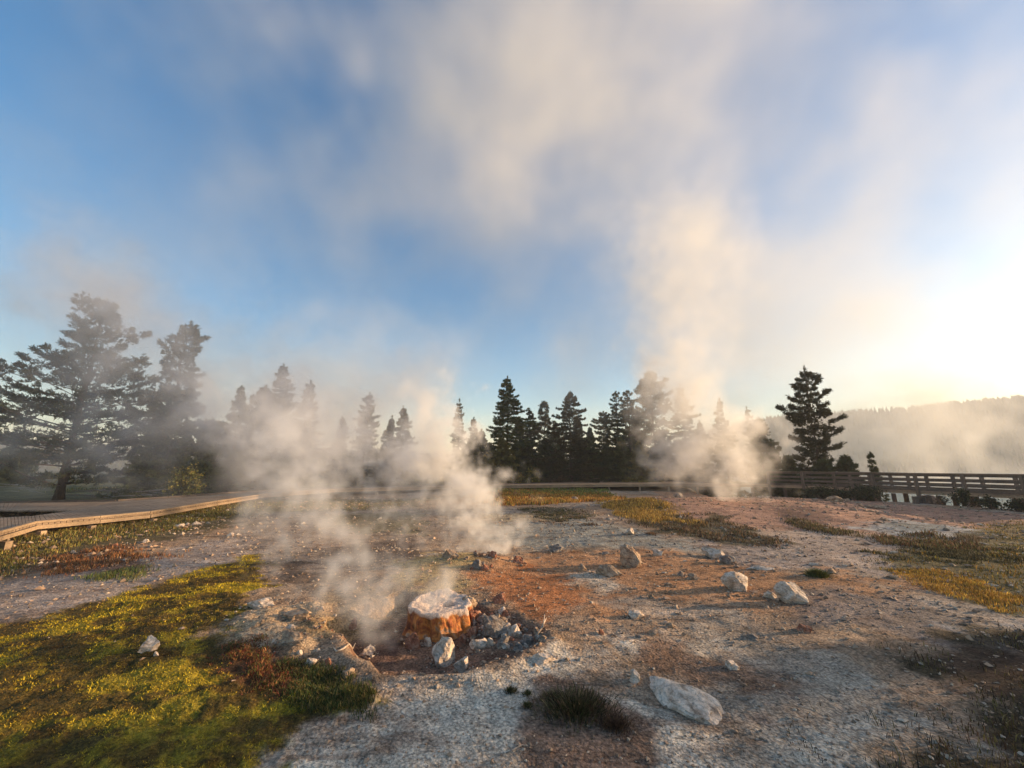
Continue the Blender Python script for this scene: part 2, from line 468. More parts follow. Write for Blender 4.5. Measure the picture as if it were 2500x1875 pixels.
    o = mesh_np('ground', V, [Q], M_GROUND, col=np.clip(C, .01, .85).reshape(-1, 3), smooth=True)
    return tag(o, kind='structure')

GRASS_AREAS = [
    ([(1170, 1196), (1300, 1198), (1480, 1198), (1530, 1210), (1480, 1226), (1320, 1236), (1190, 1238), (1150, 1215)], (.22, .11, .035)),
    ([(1480, 1230), (1600, 1240), (1650, 1262), (1700, 1290), (1560, 1282), (1500, 1262)], (.22, .15, .04)),
    ([(1270, 1242), (1380, 1248), (1450, 1272), (1360, 1280), (1290, 1262)], (.085, .075, .035)),
    ([(1560, 1285), (1750, 1268), (1830, 1300), (1930, 1330), (1850, 1342), (1700, 1322), (1600, 1310)], (.085, .075, .035)),
    ([(2180, 1360), (2300, 1330), (2420, 1275), (2700, 1270), (2900, 1500), (2500, 1500), (2400, 1470), (2260, 1430), (2180, 1400)], (.12, .10, .03)),
]
gr = ground()

# ---------------------------------------------------------------- lake and hills
M_WATER, n_, l_, b_ = new_mat('lake_water')
b_.inputs['Base Color'].default_value = (.10, .19, .20, 1)
b_.inputs['Roughness'].default_value = .12
nz = noise_node(n_, l_, n_.new('ShaderNodeNewGeometry').outputs['Position'], 1.6, 4)
bump(n_, l_, nz.outputs[0], b_, .25, .05)
wv = MB(); wv.add([(8, -12, -1.5), (900, -12, -1.5), (900, 460, -1.5), (8, 460, -1.5)], [(0, 1, 2, 3)])
tag(wv.build('lake_water', M_WATER), kind='structure')

def hill_z(x, y):
    """forested slopes beyond the lake and far off to the left"""
    ridge = np.interp(x, [-900, -500, -300, -100, 0, 120, 256, 400, 533, 800, 1500], [30, 24, 17, 9, 2, 10, 44, 60, 74, 84, 86])
    prof = sstep(270, 410, y) - .5 * sstep(420, 700, y)
    return -3 + (ridge + 3 + 5 * fbm(x, y, .008, 4, 71)) * prof
def hills():
    x = np.linspace(-1000, 1100, 240); y = np.concatenate([np.linspace(262, 460, 50), np.linspace(470, 900, 16)])
    X, Y = np.meshgrid(x, y)
    Z = hill_z(X, Y) - 1.0
    V = np.stack([X, Y, Z], -1).reshape(-1, 3)
    i = np.arange(len(y) - 1)[:, None] * len(x); j = np.arange(len(x) - 1)[None]
    Q = np.stack([i + j, i + j + 1, i + j + 1 + len(x), i + j + len(x)], -1).reshape(-1, 4)
    m = veg_material('hill_soil', (.06, .055, .03), .4)
    tag(mesh_np('hills', V, [Q], m, smooth=True), kind='structure')
    # the forest on them: small conifers, more than anyone would count
    r = np.random.default_rng(5)
    N = 14000
    tx = r.uniform(-700, 1100, N); ty = 275 + 165 * r.random(N) ** .7
    keep = hill_z(tx, ty) > -1.0
    tx, ty = tx[keep], ty[keep]; N = len(tx)
    tz = hill_z(tx, ty) - 1.5
    hh = r.uniform(3, 7.5, N); rr = hh * r.uniform(.16, .26, N)
    K = 7
    Vs, Fs, Cs = [], [], []
    base = 0
    for lev in range(3):                       # three ragged skirts per tree
        z0, z1 = hh * (.05 + .28 * lev), hh * (.5 + .25 * lev)
        rad = rr * (1 - .28 * lev)
        th = np.arange(K) / K * 2 * np.pi
        ang = th[None] + r.random((N, 1)) * 6
        rj = rad[:, None] * r.uniform(.65, 1.25, (N, K))
        ring = np.stack([tx[:, None] + rj * np.cos(ang), ty[:, None] + rj * np.sin(ang), (tz + z0)[:, None] + r.uniform(-.4, .4, (N, K))], -1)
        tip = np.stack([tx + r.normal(0, .2, N), ty, tz + z1], -1)[:, None]
        V = np.concatenate([ring, tip], 1)
        idx = base + np.arange(N)[:, None, None] * (K + 1)
        k = np.arange(K)
        f = np.stack([k, (k + 1) % K, np.full(K, K)], -1)[None] + idx
        Vs.append(V.reshape(-1, 3)); Fs.append(f.reshape(-1, 3)); base += N * (K + 1)
        c = np.array((.030, .040, .018)) * r.uniform(.6, 1.5, (N, 1))
        Cs.append(np.repeat(c, K + 1, 0))
    tag(mesh_np('forest', np.concatenate(Vs), [np.concatenate(Fs)], M_NEEDLE, col=np.concatenate(Cs)),
        'distant conifer forest covering the hillside beyond the steaming lake', 'forest', kind='stuff')
hills()
print('ground', time.time() - T0)

# ---------------------------------------------------------------- trees
def conifer(name, base, H, R, seed, style='spruce', low=.06, dens=1.0, green=(.040, .052, .022), lean=(0, 0), tw=None, label=None, cat='tree', group='conifers around the thermal area', lobes=.25):
    """tapered trunk with whorled limbs and a crown of needle tufts"""
    r = np.random.default_rng(seed)
    root = empty(name, base)
    tag(root, label, cat, group)
    tw = tw or H * .018 + .02
    tb = MB()
    npt = 9
    wob = r.normal(0, .006 * H, (npt, 2)); wob[0] = 0
    ts = np.linspace(0, 1, npt)
    spine = np.stack([wob[:, 0] + lean[0] * ts * H, wob[:, 1] + lean[1] * ts * H, ts * H], -1)
    spine[0, 2] = -.3
    def sp(t): return np.array([np.interp(t, ts, spine[:, k]) for k in range(3)])
    tb.tube([tuple(p) for p in spine], [tw * (1.25 if i == 0 else 1 - .93 * t) for i, t in enumerate(ts)], 7)
    P, D, S = [], [], []                       # tuft points, directions, sizes
    step = (.033 if style != 'pine' else .036) * H / (dens ** .5)
    step = max(.16, min(step, .50))
    z = low * H
    prof_seed = r.random(8) * 6
    while z < H * .985:
        t = z / H
        u = (t - low) / (1 - low)
        if style == 'spruce':
            pr = (1 - u) ** .86 * (.92 + .12 * math.sin(8 * u + seed)) + .035
        elif style == 'narrow':
            pr = (1 - u) ** .62 * (.85 + .18 * math.sin(13 * u + seed)) + .06
        else:                                  # pine: rounder, lobed
            pr = min(1, (1 - u) * 1.75) ** .85 * (.80 + .22 * math.sin(9 * u + seed)) + .06
        nb = int(r.integers(5, 8)) if style == 'spruce' else int(r.integers(3, 6)) if style == 'narrow' else int(r.integers(5, 7))
        a0 = r.random() * 6.28
        for b in range(nb):
            a = a0 + b * 6.283 / nb + r.normal(0, .25)
            lob = 1 + lobes * math.sin(2 * a + prof_seed[0] + 5 * u) + lobes * .8 * math.sin(3 * a + prof_seed[1] + 11 * u)
            L = R * pr * (1 + (lob - 1) * (1.0 if style == 'pine' else .55)) * (r.choice([r.uniform(.4, .8), r.uniform(.8, 1.2)]) if style != 'narrow' else r.choice([r.uniform(.35, .7), r.uniform(.8, 1.45)]))
            if r.random() < .07: L *= 1.25
            L = min(max(L, .10), R * (1.05 if style != 'narrow' else 1.4))
            zj = t + r.uniform(-.28, .28) * step / H
            el0 = {'spruce': -.18, 'narrow': -.12, 'pine': .02}[style] + (.38 if style != 'pine' else .42) * u + r.normal(0, .12)
            curve = (.36 if style != 'pine' else .30) * r.uniform(.5, 1.5)
            p0 = sp(max(.01, zj))
            npb = max(4, int(L / .2))
            s = np.linspace(0, 1, npb)
            el = el0 + curve * s ** 1.5 - (.25 * np.sin(s * 3.1) if style != 'pine' else 0)
            dx = np.cumsum(np.cos(el)) / npb * L; dz = np.cumsum(np.sin(el)) / npb * L
            bx = p0[0] + dx * math.cos(a); by = p0[1] + dx * math.sin(a); bz = p0[2] + dz
            br = max(.008, tw * .22 * (1 - t) * (.5 + L / R * .5))
            kk = [0, npb // 2, npb - 1]
            if L > .5: tb.tube([tuple(p0)] + [(bx[k], by[k], bz[k]) for k in kk[1:]], [br, br * .6, br * .25], 4)
            s0 = .18 if style != 'pine' else .32
            # side twigs carry the tufts
            nt_ = int(L / (.115 if style != 'pine' else .11) * dens) + 3
            q = s0 + (1 - s0) * np.sqrt(r.random(nt_ * 3)) if style == 'pine' else s0 + (1 - s0) * r.random(nt_ * 3)
            fan = (1 - q) * .42 * L + .04
            side = r.uniform(-1, 1, len(q)) * np.minimum(fan, .42 * L)
            if style == 'pine':            # needles sit in separate rounded clumps along the limb
                nc = max(3, int(L / .19)); qc = s0 + (1 - s0) * r.random(nc) ** .8; qc[0] = 1.0
                sc_ = r.uniform(-1, 1, nc) * np.minimum((1.12 - qc) * .55 * L + .08, .42 * L); sc_[0] = 0
                ci = r.integers(0, nc, len(q))
                q = np.clip(qc[ci] + r.normal(0, .12, len(q)) / max(L, .4), .05, 1.04); side = sc_[ci] + r.normal(0, .15, len(q))
            ox = np.interp(q, s, bx) - math.sin(a) * side
            oy = np.interp(q, s, by) + math.cos(a) * side
            oz = np.interp(q, s, bz) + np.abs(side) * .12 + r.normal(0, .055 if style != 'pine' else .075, len(q)) - .05 * (style == 'spruce')
            P.append(np.stack([ox, oy, oz], -1))
            sg = np.sign(side)
            dv = np.stack([math.cos(a) * .8 - math.sin(a) * sg * .6, math.sin(a) * .8 + math.cos(a) * sg * .6, np.full(len(q), .25 if style == 'spruce' else .55)], -1)
            D.append(dv)
            S.append(np.full(len(q), 1.0))
        z += step * r.uniform(.75, 1.25)
    # leader
    q = r.random(10)
    P.append(np.stack([r.normal(0, .03, 10) + sp(1)[0], r.normal(0, .03, 10) + sp(1)[1], H * (.96 + .05 * q)], -1))
    D.append(np.tile([0, 0, 1.], (10, 1))); S.append(np.full(10, .7))
    P, D = np.concatenate(P), np.concatenate(D)
    N = len(P); NT = 7
    D = D / np.linalg.norm(D, axis=1, keepdims=True)
    ln = (.15 if style == 'pine' else .115) * (1 + .015 * base[1])
    d = D[:, None] + r.normal(0, .55, (N, NT, 3)); d /= np.linalg.norm(d, axis=2, keepdims=True)
    sd = np.cross(d, r.normal(0, 1, (N, NT, 3))); sd /= np.linalg.norm(sd, axis=2, keepdims=True) + 1e-6
    Lg = ln * r.uniform(.7, 1.3, (N, NT, 1)); wd = ln * .20
    c0 = P[:, None] + d * -.02
    tri = np.stack([c0 - sd * wd * .5, c0 + sd * wd * .5, c0 + d * Lg + sd * wd * .35, c0 + d * Lg - sd * wd * .35], 2)
    V = tri.reshape(-1, 3)
    Fq = np.arange(len(V)).reshape(-1, 4)
    clump = vnoise(P[:, 0] * 1.1, P[:, 2] * 1.3, seed % 50) * .5 + r.normal(0, .15, N)
    c = np.array(green)[None] * (1 + .45 * clump[:, None])
    c[:, 0] *= 1 + .25 * np.clip(clump, -.5, 1)
    c = np.repeat(np.clip(c, .008, .3), NT * 4, 0)
    tb.build('trunk', M_BARK, root, True)
    mesh_np('crown', V, [Fq], M_NEEDLE, root, col=c)
    return root

def tree(px, py, Y, wpx, style, label, seed, low=.06, dens=1.0, green=(.040, .052, .022), name='pine_tree', group='conifers around the thermal area', lean=(0, 0), tw=None, lobes=.25):
    top = at(px, py, Y)
    dep = Y / ray(px, py)[1]
    zb = h1(top.x, Y) - .05
    Hh = top.z - zb
    R = wpx / F * dep / 2 * (1.14 if group.startswith('clear') else 1)
    return conifer(name, (top.x - lean[0] * Hh, Y, zb), Hh, R, seed, style, low, dens, green, lean, tw, label, 'tree', group, lobes)

DARK, MID, OLIVE, PALE = (.050, .066, .026), (.078, .100, .032), (.17, .15, .038), (.11, .105, .055)
g1, g2, g3 = 'misted pines behind the left walkway', 'clear conifers behind the central walkway', 'conifers near the lake'
TREES = [
    # left group
    (255, 745, 27, 385, 'pine', 'largest pine of all, broad crown fading into steam above the left walkway', 11, .08, 1.05, DARK, g1, .14, .33),
    (462, 790, 30, 185, 'pine', 'second tallest misted pine, just right of the broad giant pine', 12, .04, 1.0, DARK, g1, .15, .25),
    (400, 1010, 29, 170, 'spruce', 'bushy dark young pine filling the gap between the two tall misted pines', 13, .0, 1.1, MID, g1, .3, None),
    (590, 945, 33, 120, 'spruce', 'small pointed spruce between the tall misted pine and the twin topped pair', 14, .03, 1.0, MID, g1, .2, None),
    (648, 945, 36, 120, 'pine', 'short rounded pine touching the left side of the triangular misted spruce', 15, .03, 1., DARK, g1, .2, None),
    (692, 893, 38, 230, 'spruce', 'triangular misted spruce, the taller of the pair behind the walkway bend', 16, .03, 1.1, DARK, g1, .2, None),
    (757, 930, 38, 170, 'spruce', 'slimmer misted spruce right beside the triangular one', 17, .03, 1.1, DARK, g1, .2, None),
    (520, 1030, 32, 150, 'pine', 'low dark pine thicket tree in front of the pointed small spruce', 18, .0, 1.1, MID, g1, .3, None),
    (837, 1020, 50, 80, 'spruce', 'tiny faint spruce alone in the steam left of the slender tip', 19, .03, 1., MID, g1, .2, None),
    (902, 962, 47, 150, 'spruce', 'slender misted spruce above the tangle of dead branches', 20, .03, 1., DARK, g1, .2, None),
    (955, 1018, 48, 78, 'spruce', 'short misted spruce right of the slender one', 21, .03, 1., DARK, g1, .2, None),
    (986, 995, 45, 120, 'spruce', 'ghostly pointed spruce nearly lost in the thick steam plume', 22, .03, 1., DARK, g1, .2, None),
    (30, 1095, 48, 90, 'pine', 'faint far shrub pine behind the lowest limbs of the giant pine', 23, .03, 1., MID, g1, .3, None),
    # central group
    (1121, 977, 52, 78, 'spruce', 'thin topped spruce emerging from the right edge of the near plume', 31, .03, .7, DARK, g2, .15, None),
    (1157, 1022, 52, 76, 'spruce', 'short thin spruce just left of the big layered spruce', 32, .03, .7, DARK, g2, .15, None),
    (1150, 1075, 50, 110, 'spruce', 'bushy low spruce at the left foot of the clear group', 33, .0, 1.2, MID, g2, .2, None),
    (1239, 922, 50, 178, 'spruce', 'big layered spruce, tallest of the clear central group', 34, .03, 1.25, MID, g2, .22, None),
    (1225, 1070, 47.5, 130, 'spruce', 'sunlit yellow green young spruce in front of the big layered one', 35, .0, 1.2, OLIVE, g2, .3, None),
    (1294, 1003, 53, 70, 'narrow', 'dull green column shaped spruce right of the big layered one', 36, .03, 1.2, (.05, .056, .036), g2, .15, None),
    (1329, 985, 54, 50, 'pine', 'sparse bare trunked pine with a thin tuft crown against the sky', 37, .42, .55, PALE, g2, .2, None),
    (1330, 1075, 51, 120, 'spruce', 'dark spruce under the sparse bare trunked pine', 38, .0, 1.2, DARK, g2, .2, None),
    (1389, 959, 49, 176, 'spruce', 'broad cone shaped spruce with brown lower branches, centre of the clear group', 39, .02, 1.2, (.050, .050, .022), g2, .2, None),
    (1440, 1045, 50, 70, 'spruce', 'short spruce tucked at the right flank of the broad cone shaped one', 40, .0, 1.2, MID, g2, .2, None),
    (1471, 1003, 51, 88, 'narrow', 'dark narrow spruce left of the ragged twin tips', 41, .0, 1.3, DARK, g2, .2, None),
    (1502, 959, 52, 84, 'narrow', 'ragged open spruce, left one of the twin tips', 42, .03, .9, DARK, g2, .25, None),
    (1531, 957, 50, 112, 'narrow', 'dense dark spruce, right one of the twin tips', 43, .02, 1.3, DARK, g2, .2, None),
    (1560, 1080, 47.5, 95, 'spruce', 'sunlit green spruce with rust tinged base at the right end of the clear group', 44, .0, 1.2, OLIVE, g2, .25, None),
    (1585, 908, 52, 120, 'pine', 'tall open pine veiled by the right column of steam', 45, .12, 1.0, DARK, g2, .25, None),
    (1480, 1090, 48.5, 110, 'spruce', 'low dark spruce below the narrow pair', 53, .0, 1.2, DARK, g2, .2, None),
    (1660, 943, 50, 130, 'spruce', 'spruce wholly veiled by the bright steam column', 46, .02, 1.1, DARK, g2, .2, None),
    (1705, 1030, 47, 90, 'spruce', 'low spruce behind the base of the bright steam column', 47, .0, 1.1, DARK, g2, .2, None),
    (1756, 975, 48, 110, 'spruce', 'dim spruce tip right of the bright steam column', 48, .03, 1.1, DARK, g2, .2, None),
    (1195, 1085, 53, 100, 'spruce', 'low dark spruce filling behind the bushy one at the left foot', 58, .0, 1.2, DARK, g2, .2, None),
    (1285, 1075, 52, 110, 'spruce', 'low dark spruce just right of the sunlit young one', 59, .0, 1.2, DARK, g2, .2, None),
    (1425, 1085, 52, 110, 'spruce', 'low dark spruce right of the broad cone shaped one', 60, .0, 1.2, DARK, g2, .2, None),
    (1515, 1070, 48.5, 100, 'spruce', 'low green spruce under the twin tips', 61, .0, 1.2, MID, g2, .2, None),
    (1615, 1075, 51, 110, 'spruce', 'low dark spruce under the tall open misted pine', 62, .0, 1.2, DARK, g2, .2, None),
    (1175, 1050, 56, 80, 'spruce', 'slim far spruce left of the big layered one', 63, .0, 1.0, DARK, g2, .2, None),
    (1268, 1020, 56, 80, 'spruce', 'far spruce showing between the big layered one and the dull green column', 64, .0, 1.0, DARK, g2, .2, None),
    (1355, 1030, 56, 90, 'spruce', 'far spruce between the sparse pine and the broad cone shaped one', 65, .0, 1.0, MID, g2, .2, None),
    (1410, 1020, 55, 80, 'spruce', 'far spruce rising on the right shoulder of the broad cone shaped one', 66, .0, 1.0, DARK, g2, .2, None),
    (1552, 1010, 55, 90, 'spruce', 'far spruce between the twin tips and the tall open misted pine', 67, .0, 1.0, DARK, g2, .2, None),
    # towards the lake
    (1823, 996, 52, 44, 'narrow', 'pale thin spruce tip seen through steam left of the lone pine', 49, .03, 1.1, MID, g3, .2, None),
    (1850, 1030, 42, 100, 'pine', 'dark leaning bush pine half swallowed by steam near the railing', 50, .0, 1.1, DARK, g3, .3, None),
    (1961, 899, 33.5, 148, 'pine', 'lone tall pine behind the left end of the railing', 51, .05, 1.1, (.042, .045, .020), g3, .2, .17),
    (1881, 1076, 33, 70, 'spruce', 'small dense spruce left of the lone tall pine', 52, .0, 1.3, DARK, g3, .25, None),
    (1925, 1118, 31.5, 70, 'pine', 'low bush pine at the foot of the lone tall pine', 54, .0, 1.3, DARK, g3, .3, None),
    (2062, 1115, 31.5, 80, 'pine', 'low spreading pine right of the lone tall pine', 55, .0, 1.3, DARK, g3, .3, None),
    (2010, 1125, 31, 70, 'pine', 'squat shrubby pine between the lone pine and the low spreading one', 57, .0, 1.3, DARK, g3, .3, None),
    (2126, 1106, 29, 70, 'spruce', 'tiny open spruce standing by itself behind the railing', 56, .0, .35, DARK, g3, .2, None),
]
for (px, py, Y, wp, st, lb, sd, low, dn, gc, gg, lobe, tw) in TREES:
    tree(px, py, Y, wp, st, lb, sd, low, dn, gc, 'pine_tree' if st == 'pine' else 'spruce_tree', gg, (0, 0), tw, lobe)
# trees beyond the right edge of the frame: they throw the long morning shade over the foreground and the terrace
CAST = [(24, -7, 9), (25, -3.2, 10), (23.5, 0.2, 9.5), (25.5, 3.2, 10.5), (24, 6.0, 9.0), (26, 8.3, 7.2),
        (36, 19.5, 6.2), (38, 22.5, 7.0), (39.5, 25.6, 7.0)]
for i, (x, y, Hh) in enumerate(CAST):
    conifer('spruce_tree', (x, y, min(h1(x, y), 0) if False else h1(x, y) - .1), Hh, Hh * .24, 200 + i, 'spruce', .02, .7, MID, (0, 0), None,
            ['shade giving spruce standing on the near side of the boardwalk', 'shade giving spruce standing on the lake side of the boardwalk'][i > 5], 'tree', 'spruces outside the view')
print('trees', time.time() - T0)

# ---------------------------------------------------------------- boardwalk
def P3(px, py, z): return Vector((*G(px, py, z), z))
ZW = .35
NEAR = [P3(-420, 1440, ZW), P3(0, 1304, ZW), P3(88, 1279, ZW), P3(244, 1265, ZW), P3(366, 1253, ZW), P3(529, 1226, ZW), P3(647, 1208, ZW), P3(820, 1196, ZW), P3(1150, 1188, ZW),
        P3(1450, 1184.5, ZW), P3(1600, 1183, .42), P3(1740, 1183, .55), P3(1876, 1184, .74), P3(1960, 1186.5, .72), P3(2038, 1189.5, .70), P3(2133, 1194.5, .68), P3(2238, 1199, .66), P3(2355, 1203.5, .66), P3(2500, 1210, .66), P3(2720, 1221, .66)]
def offset_line(pts, wd):
    out = []
    for i, p in enumerate(pts):
        d = (pts[min(i + 1, len(pts) - 1)] - pts[max(i - 1, 0)]); d.z = 0; d.normalize()
        n = Vector((-d.y, d.x, 0))
        out.append(p + n * (wd[i] if isinstance(wd, list) else wd))
    return out
walk = tag(empty('boardwalk', (0, 0, 0)), 'long low wooden boardwalk curving round the thermal ground to the lake', 'boardwalk')
def planks(near, far, name='deck', w_=.145, parent=walk):
    mb = MB()
    for i in range(len(near) - 1):
        a0, a1, b0, b1 = near[i], near[i + 1], far[i], far[i + 1]
        L = ((a1 - a0).length + (b1 - b0).length) / 2
        n = max(1, int(L / w_))
        g = .06
        for k in range(n):
            t0, t1 = (k + g) / n, (k + 1 - g) / n
            dz = Vector((0, 0, random.uniform(-.003, .003)))
            q = [a0.lerp(a1, t0), a0.lerp(a1, t1), b0.lerp(b1, t1), b0.lerp(b1, t0)]
            top = [p + dz for p in q]; bot = [p - Vector((0, 0, .045)) for p in q]
            mb.add(top + bot, [(0, 1, 2, 3), (7, 6, 5, 4), (0, 4, 5, 1), (1, 5, 6, 2), (2, 6, 7, 3), (3, 7, 4, 0)])
    return mb.build(name, M_DECK, parent)
random.seed(4)
FARW = [P3(-420, 1330, ZW), P3(0, 1264, ZW), P3(85, 1259, ZW), P3(180, 1246, ZW)]
BACK_N = [P3(-420, 1247, ZW), P3(0, 1246, ZW), P3(180, 1246, ZW)]
BACK_F = [P3(-420, 1232, ZW), P3(0, 1228, ZW), P3(285, 1224, ZW)]
planks(NEAR[:4], FARW)
planks(BACK_N, BACK_F)
planks([P3(244, 1265, ZW), P3(366, 1253, ZW)], [P3(180, 1246, ZW) + Vector((.02, 0, 0)), P3(285, 1224, ZW)])
far_main = [P3(285, 1224, ZW), P3(407, 1216, ZW), P3(570, 1203.5, ZW), P3(760, 1193.5, ZW), P3(1150, 1184, ZW), P3(1450, 1177, ZW + .02), P3(1600, 1174.5, .42)]
tail = offset_line(NEAR[11:], 2.6)
far_main += tail
planks([P3(366, 1253, ZW)] + NEAR[5:], far_main)
# edge: kerb board on blocks, two stacked fascia boards below it, in lengths like the photo's
def edge_boards(line, zoff_list, name, mat, th=.05, out=.0, parent=walk, jitter=.004):
    mb = MB()
    for i in range(len(line) - 1):
        a, b = line[i], line[i + 1]
        L = (b - a).length
        n = max(1, int(L / 3.6))
        nn = Vector((-(b - a).y, (b - a).x, 0)).normalized() * -out
        for k in range(n):
            p, q = a.lerp(b, (k + .003) / n), a.lerp(b, (k + 1 - .003) / n)
            for (z0, z1) in zoff_list:
                j = Vector((0, 0, random.uniform(-jitter, jitter)))
                mb.prism(p + nn + j + Vector((0, 0, (z0 + z1) / 2)), q + nn + j + Vector((0, 0, (z0 + z1) / 2)), (0, 0, 1), th, z1 - z0)
    return mb.build(name, mat, parent)
edge_boards(NEAR, [(-.17, -.052)], 'fascia_board', M_EDGE, .05, .028)
edge_boards(NEAR, [(.012, .080)], 'kerb_board', M_EDGE, .10, -.03)
edge_boards([P3(-420, 1232, ZW)] + [P3(0, 1228, ZW)] + far_main, [(.012, .095)], 'kerb_board', M_RAIL, .10, .05)
edge_boards([P3(-420, 1232, ZW)] + [P3(0, 1228, ZW)] + far_main, [(-.19, -.05)], 'fascia_board', M_RAIL, .05, -.03)
edge_boards(FARW, [(-.19, -.05)], 'fascia_board', M_EDGE, .05, -.03)
def support(p, mat=None, wd=.16):
    mb = MB()
    zb = h1(p.x, p.y) - .15
    if zb < -1.9: zb = -1.9
    mb.prism((p.x, p.y, zb), (p.x, p.y, p.z - .21), (0, 1, 0), wd, wd)
    mb.build('support_post', mat or M_EDGE, walk)
for px, py in [(10, 1303), (97, 1280), (220, 1268.5), (372, 1253.5), (516, 1229.5), (600, 1216.5), (700, 1205.5), (800, 1197.5), (920, 1195), (1040, 1192)]:
    p = P3(px, py, ZW); support(p + Vector((0, .10, 0)))
for i in range(8, len(NEAR) - 1):
    a, b = NEAR[i], NEAR[i + 1]
    n = max(1, int((b - a).length / 2.4))
    for k in range(n):
        p = a.lerp(b, (k + .5) / n)
        support(p + Vector((0, .12, 0)), M_RAIL if i > 10 else None)
        if i > 11:
            nn = Vector((-(b - a).y, (b - a).x, 0)).normalized() * 2.4
            support(p + nn, M_RAIL, .18)

# trestle bracing under the lake end
def trestle(px, label_extra=None):
    p = P3(px, 1203, .66)
    d = (NEAR[-2] - NEAR[-5]).normalized(); nn = Vector((-d.y, d.x, 0))
    mb = MB()
    zb = max(h1(p.x, p.y) - .2, -1.8)
    for s_ in (.35, 1.2, 2.1):
        q = p + nn * s_
        mb.prism((q.x, q.y, min(zb, max(h1(q.x, q.y), -2) - .2)), (q.x, q.y, .44), (0, 1, 0), .2, .2)
    a, b = p + nn * .2, p + nn * 2.3
    for z in (.38, -.8):
        mb.prism((a.x, a.y, z), (b.x, b.y, z), (0, 0, 1), .08, .12)
    mb.prism((a.x + .1, a.y, -.8), (b.x + .1, b.y, .3), (0, 0, 1), .06, .10)
    mb.build('trestle', M_RAIL, walk)
for px in (2225, 2345, 2470): trestle(px)

# railings, one on each side of the lake end
def railing(posts, zt, label, joins, extra_low=False, name='railing', back=False):
    root = tag(empty(name, tuple(posts[0])), label, 'railing', 'wooden railings of the boardwalk')
    o0 = Vector(posts[0])
    for i, p in enumerate(posts):
        zb = h1(p.x, p.y) - .1 if not back else p.z - .3
        mb = MB()
        mb.prism(Vector((p.x, p.y, max(zb, -1.8))) - o0, Vector((p.x, p.y, p.z + zt + .02)) - o0, (0, 1, 0), .14, .14)
        mb.build('post', M_POST, root)
    for z, hgt in ((zt - .055, .11), (zt - .34, .14), (zt - .62, .14), (zt - .90, .14)) if not back else ((zt - .055, .10), (zt - .34, .13), (zt - .62, .13), (zt - .88, .12)):
        mb = MB()
        for i in range(len(posts) - 1):
            a, b = posts[i], posts[i + 1]
            off = Vector((.0, .095 if not back else -.095, 0))
            mb.prism(a + off + Vector((0, 0, z)) - o0, b + off + Vector((0, 0, z)) - o0, (0, 0, 1), .045, hgt)
        mb.build('rail', M_RAIL, root)
    mb = MB()
    for i in range(len(posts) - 1):
        a, b = posts[i], posts[i + 1]
        mb.prism(a + Vector((0, .03, zt + .042)) - o0, b + Vector((0, .03, zt + .042)) - o0, (0, 0, 1), .16, .04)
    mb.build('cap_rail', M_POST, root)
    return root
fposts = [NEAR[12], NEAR[13], NEAR[14], NEAR[15], NEAR[16], NEAR[17], NEAR[18], NEAR[19]]
fposts = [p + Vector((-.02, -.10, 0)) for p in fposts]
railing(fposts, 1.0, 'front railing of four dark weathered rails with long leaning posts down to the ground', None)
bl = offset_line(NEAR[12:], 2.55)
bp = []
for i in range(len(bl) - 1):
    bp += [bl[i], bl[i].lerp(bl[i + 1], .5)]
bp.append(bl[-1])
railing(bp, 1.0, 'rear railing on the lake side of the boardwalk, seen through the front one', None, back=True)

# low slanted reading panel on the central walk
p = P3(1452, 1176, ZW + .03)
sg = tag(empty('information_sign', (p.x, p.y, ZW)), 'small low slanted panel on a short stand at the edge of the central walkway', 'sign')
mb = MB(); mb.prism((0, 0, -.02), (.12, 0, .34), (0, 1, 0), .08, .08); mb.prism((-.35, .05, 0.02), (.1, 0, .3), (0, 1, 0), .06, .06); mb.build('stand', M_RAIL, sg)
mb = MB(); mb.prism((-.28, 0, .36), (.62, 0, .42), (0, 0, 1), .5, .05); mb.build('panel', M_RAIL, sg)
print('walk', time.time() - T0)

# ---------------------------------------------------------------- rocks
_ico = bmesh.new(); bmesh.ops.create_icosphere(_ico, subdivisions=4, radius=1)
ICO_V = np.array([v.co[:] for v in _ico.verts]); ICO_F = np.array([[v.index for v in f.verts] for f in _ico.faces]); _ico.free()
_ico = bmesh.new(); bmesh.ops.create_icosphere(_ico, subdivisions=3, radius=1)
ICO3_V = np.array([v.co[:] for v in _ico.verts]); ICO3_F = np.array([[v.index for v in f.verts] for f in _ico.faces]); _ico.free()
def rock_shape(seed, cuts=16, hi=True, keep=.62, noise=.05):
    r = np.random.default_rng(seed)
    V = (ICO_V if hi else ICO3_V).copy()
    for c in range(cuts):
        n = r.normal(0, 1, 3); n /= np.linalg.norm(n)
        d = r.uniform(keep - .12, keep + .2)
        t = V @ n - d
        V -= np.clip(t, 0, None)[:, None] * n
    V /= np.abs(V).max(0)
    q = V * 3.0
    for k, (fq, am) in enumerate(((1, 1), (2.3, .5), (5, .3))):
        V += noise * am * np.stack([vnoise(q[:, (i + 1) % 3] * fq + q[:, i] * .7, q[:, (i + 2) % 3] * fq + 3 * i, seed % 31 + i + k) for i in range(3)], -1)
    return V
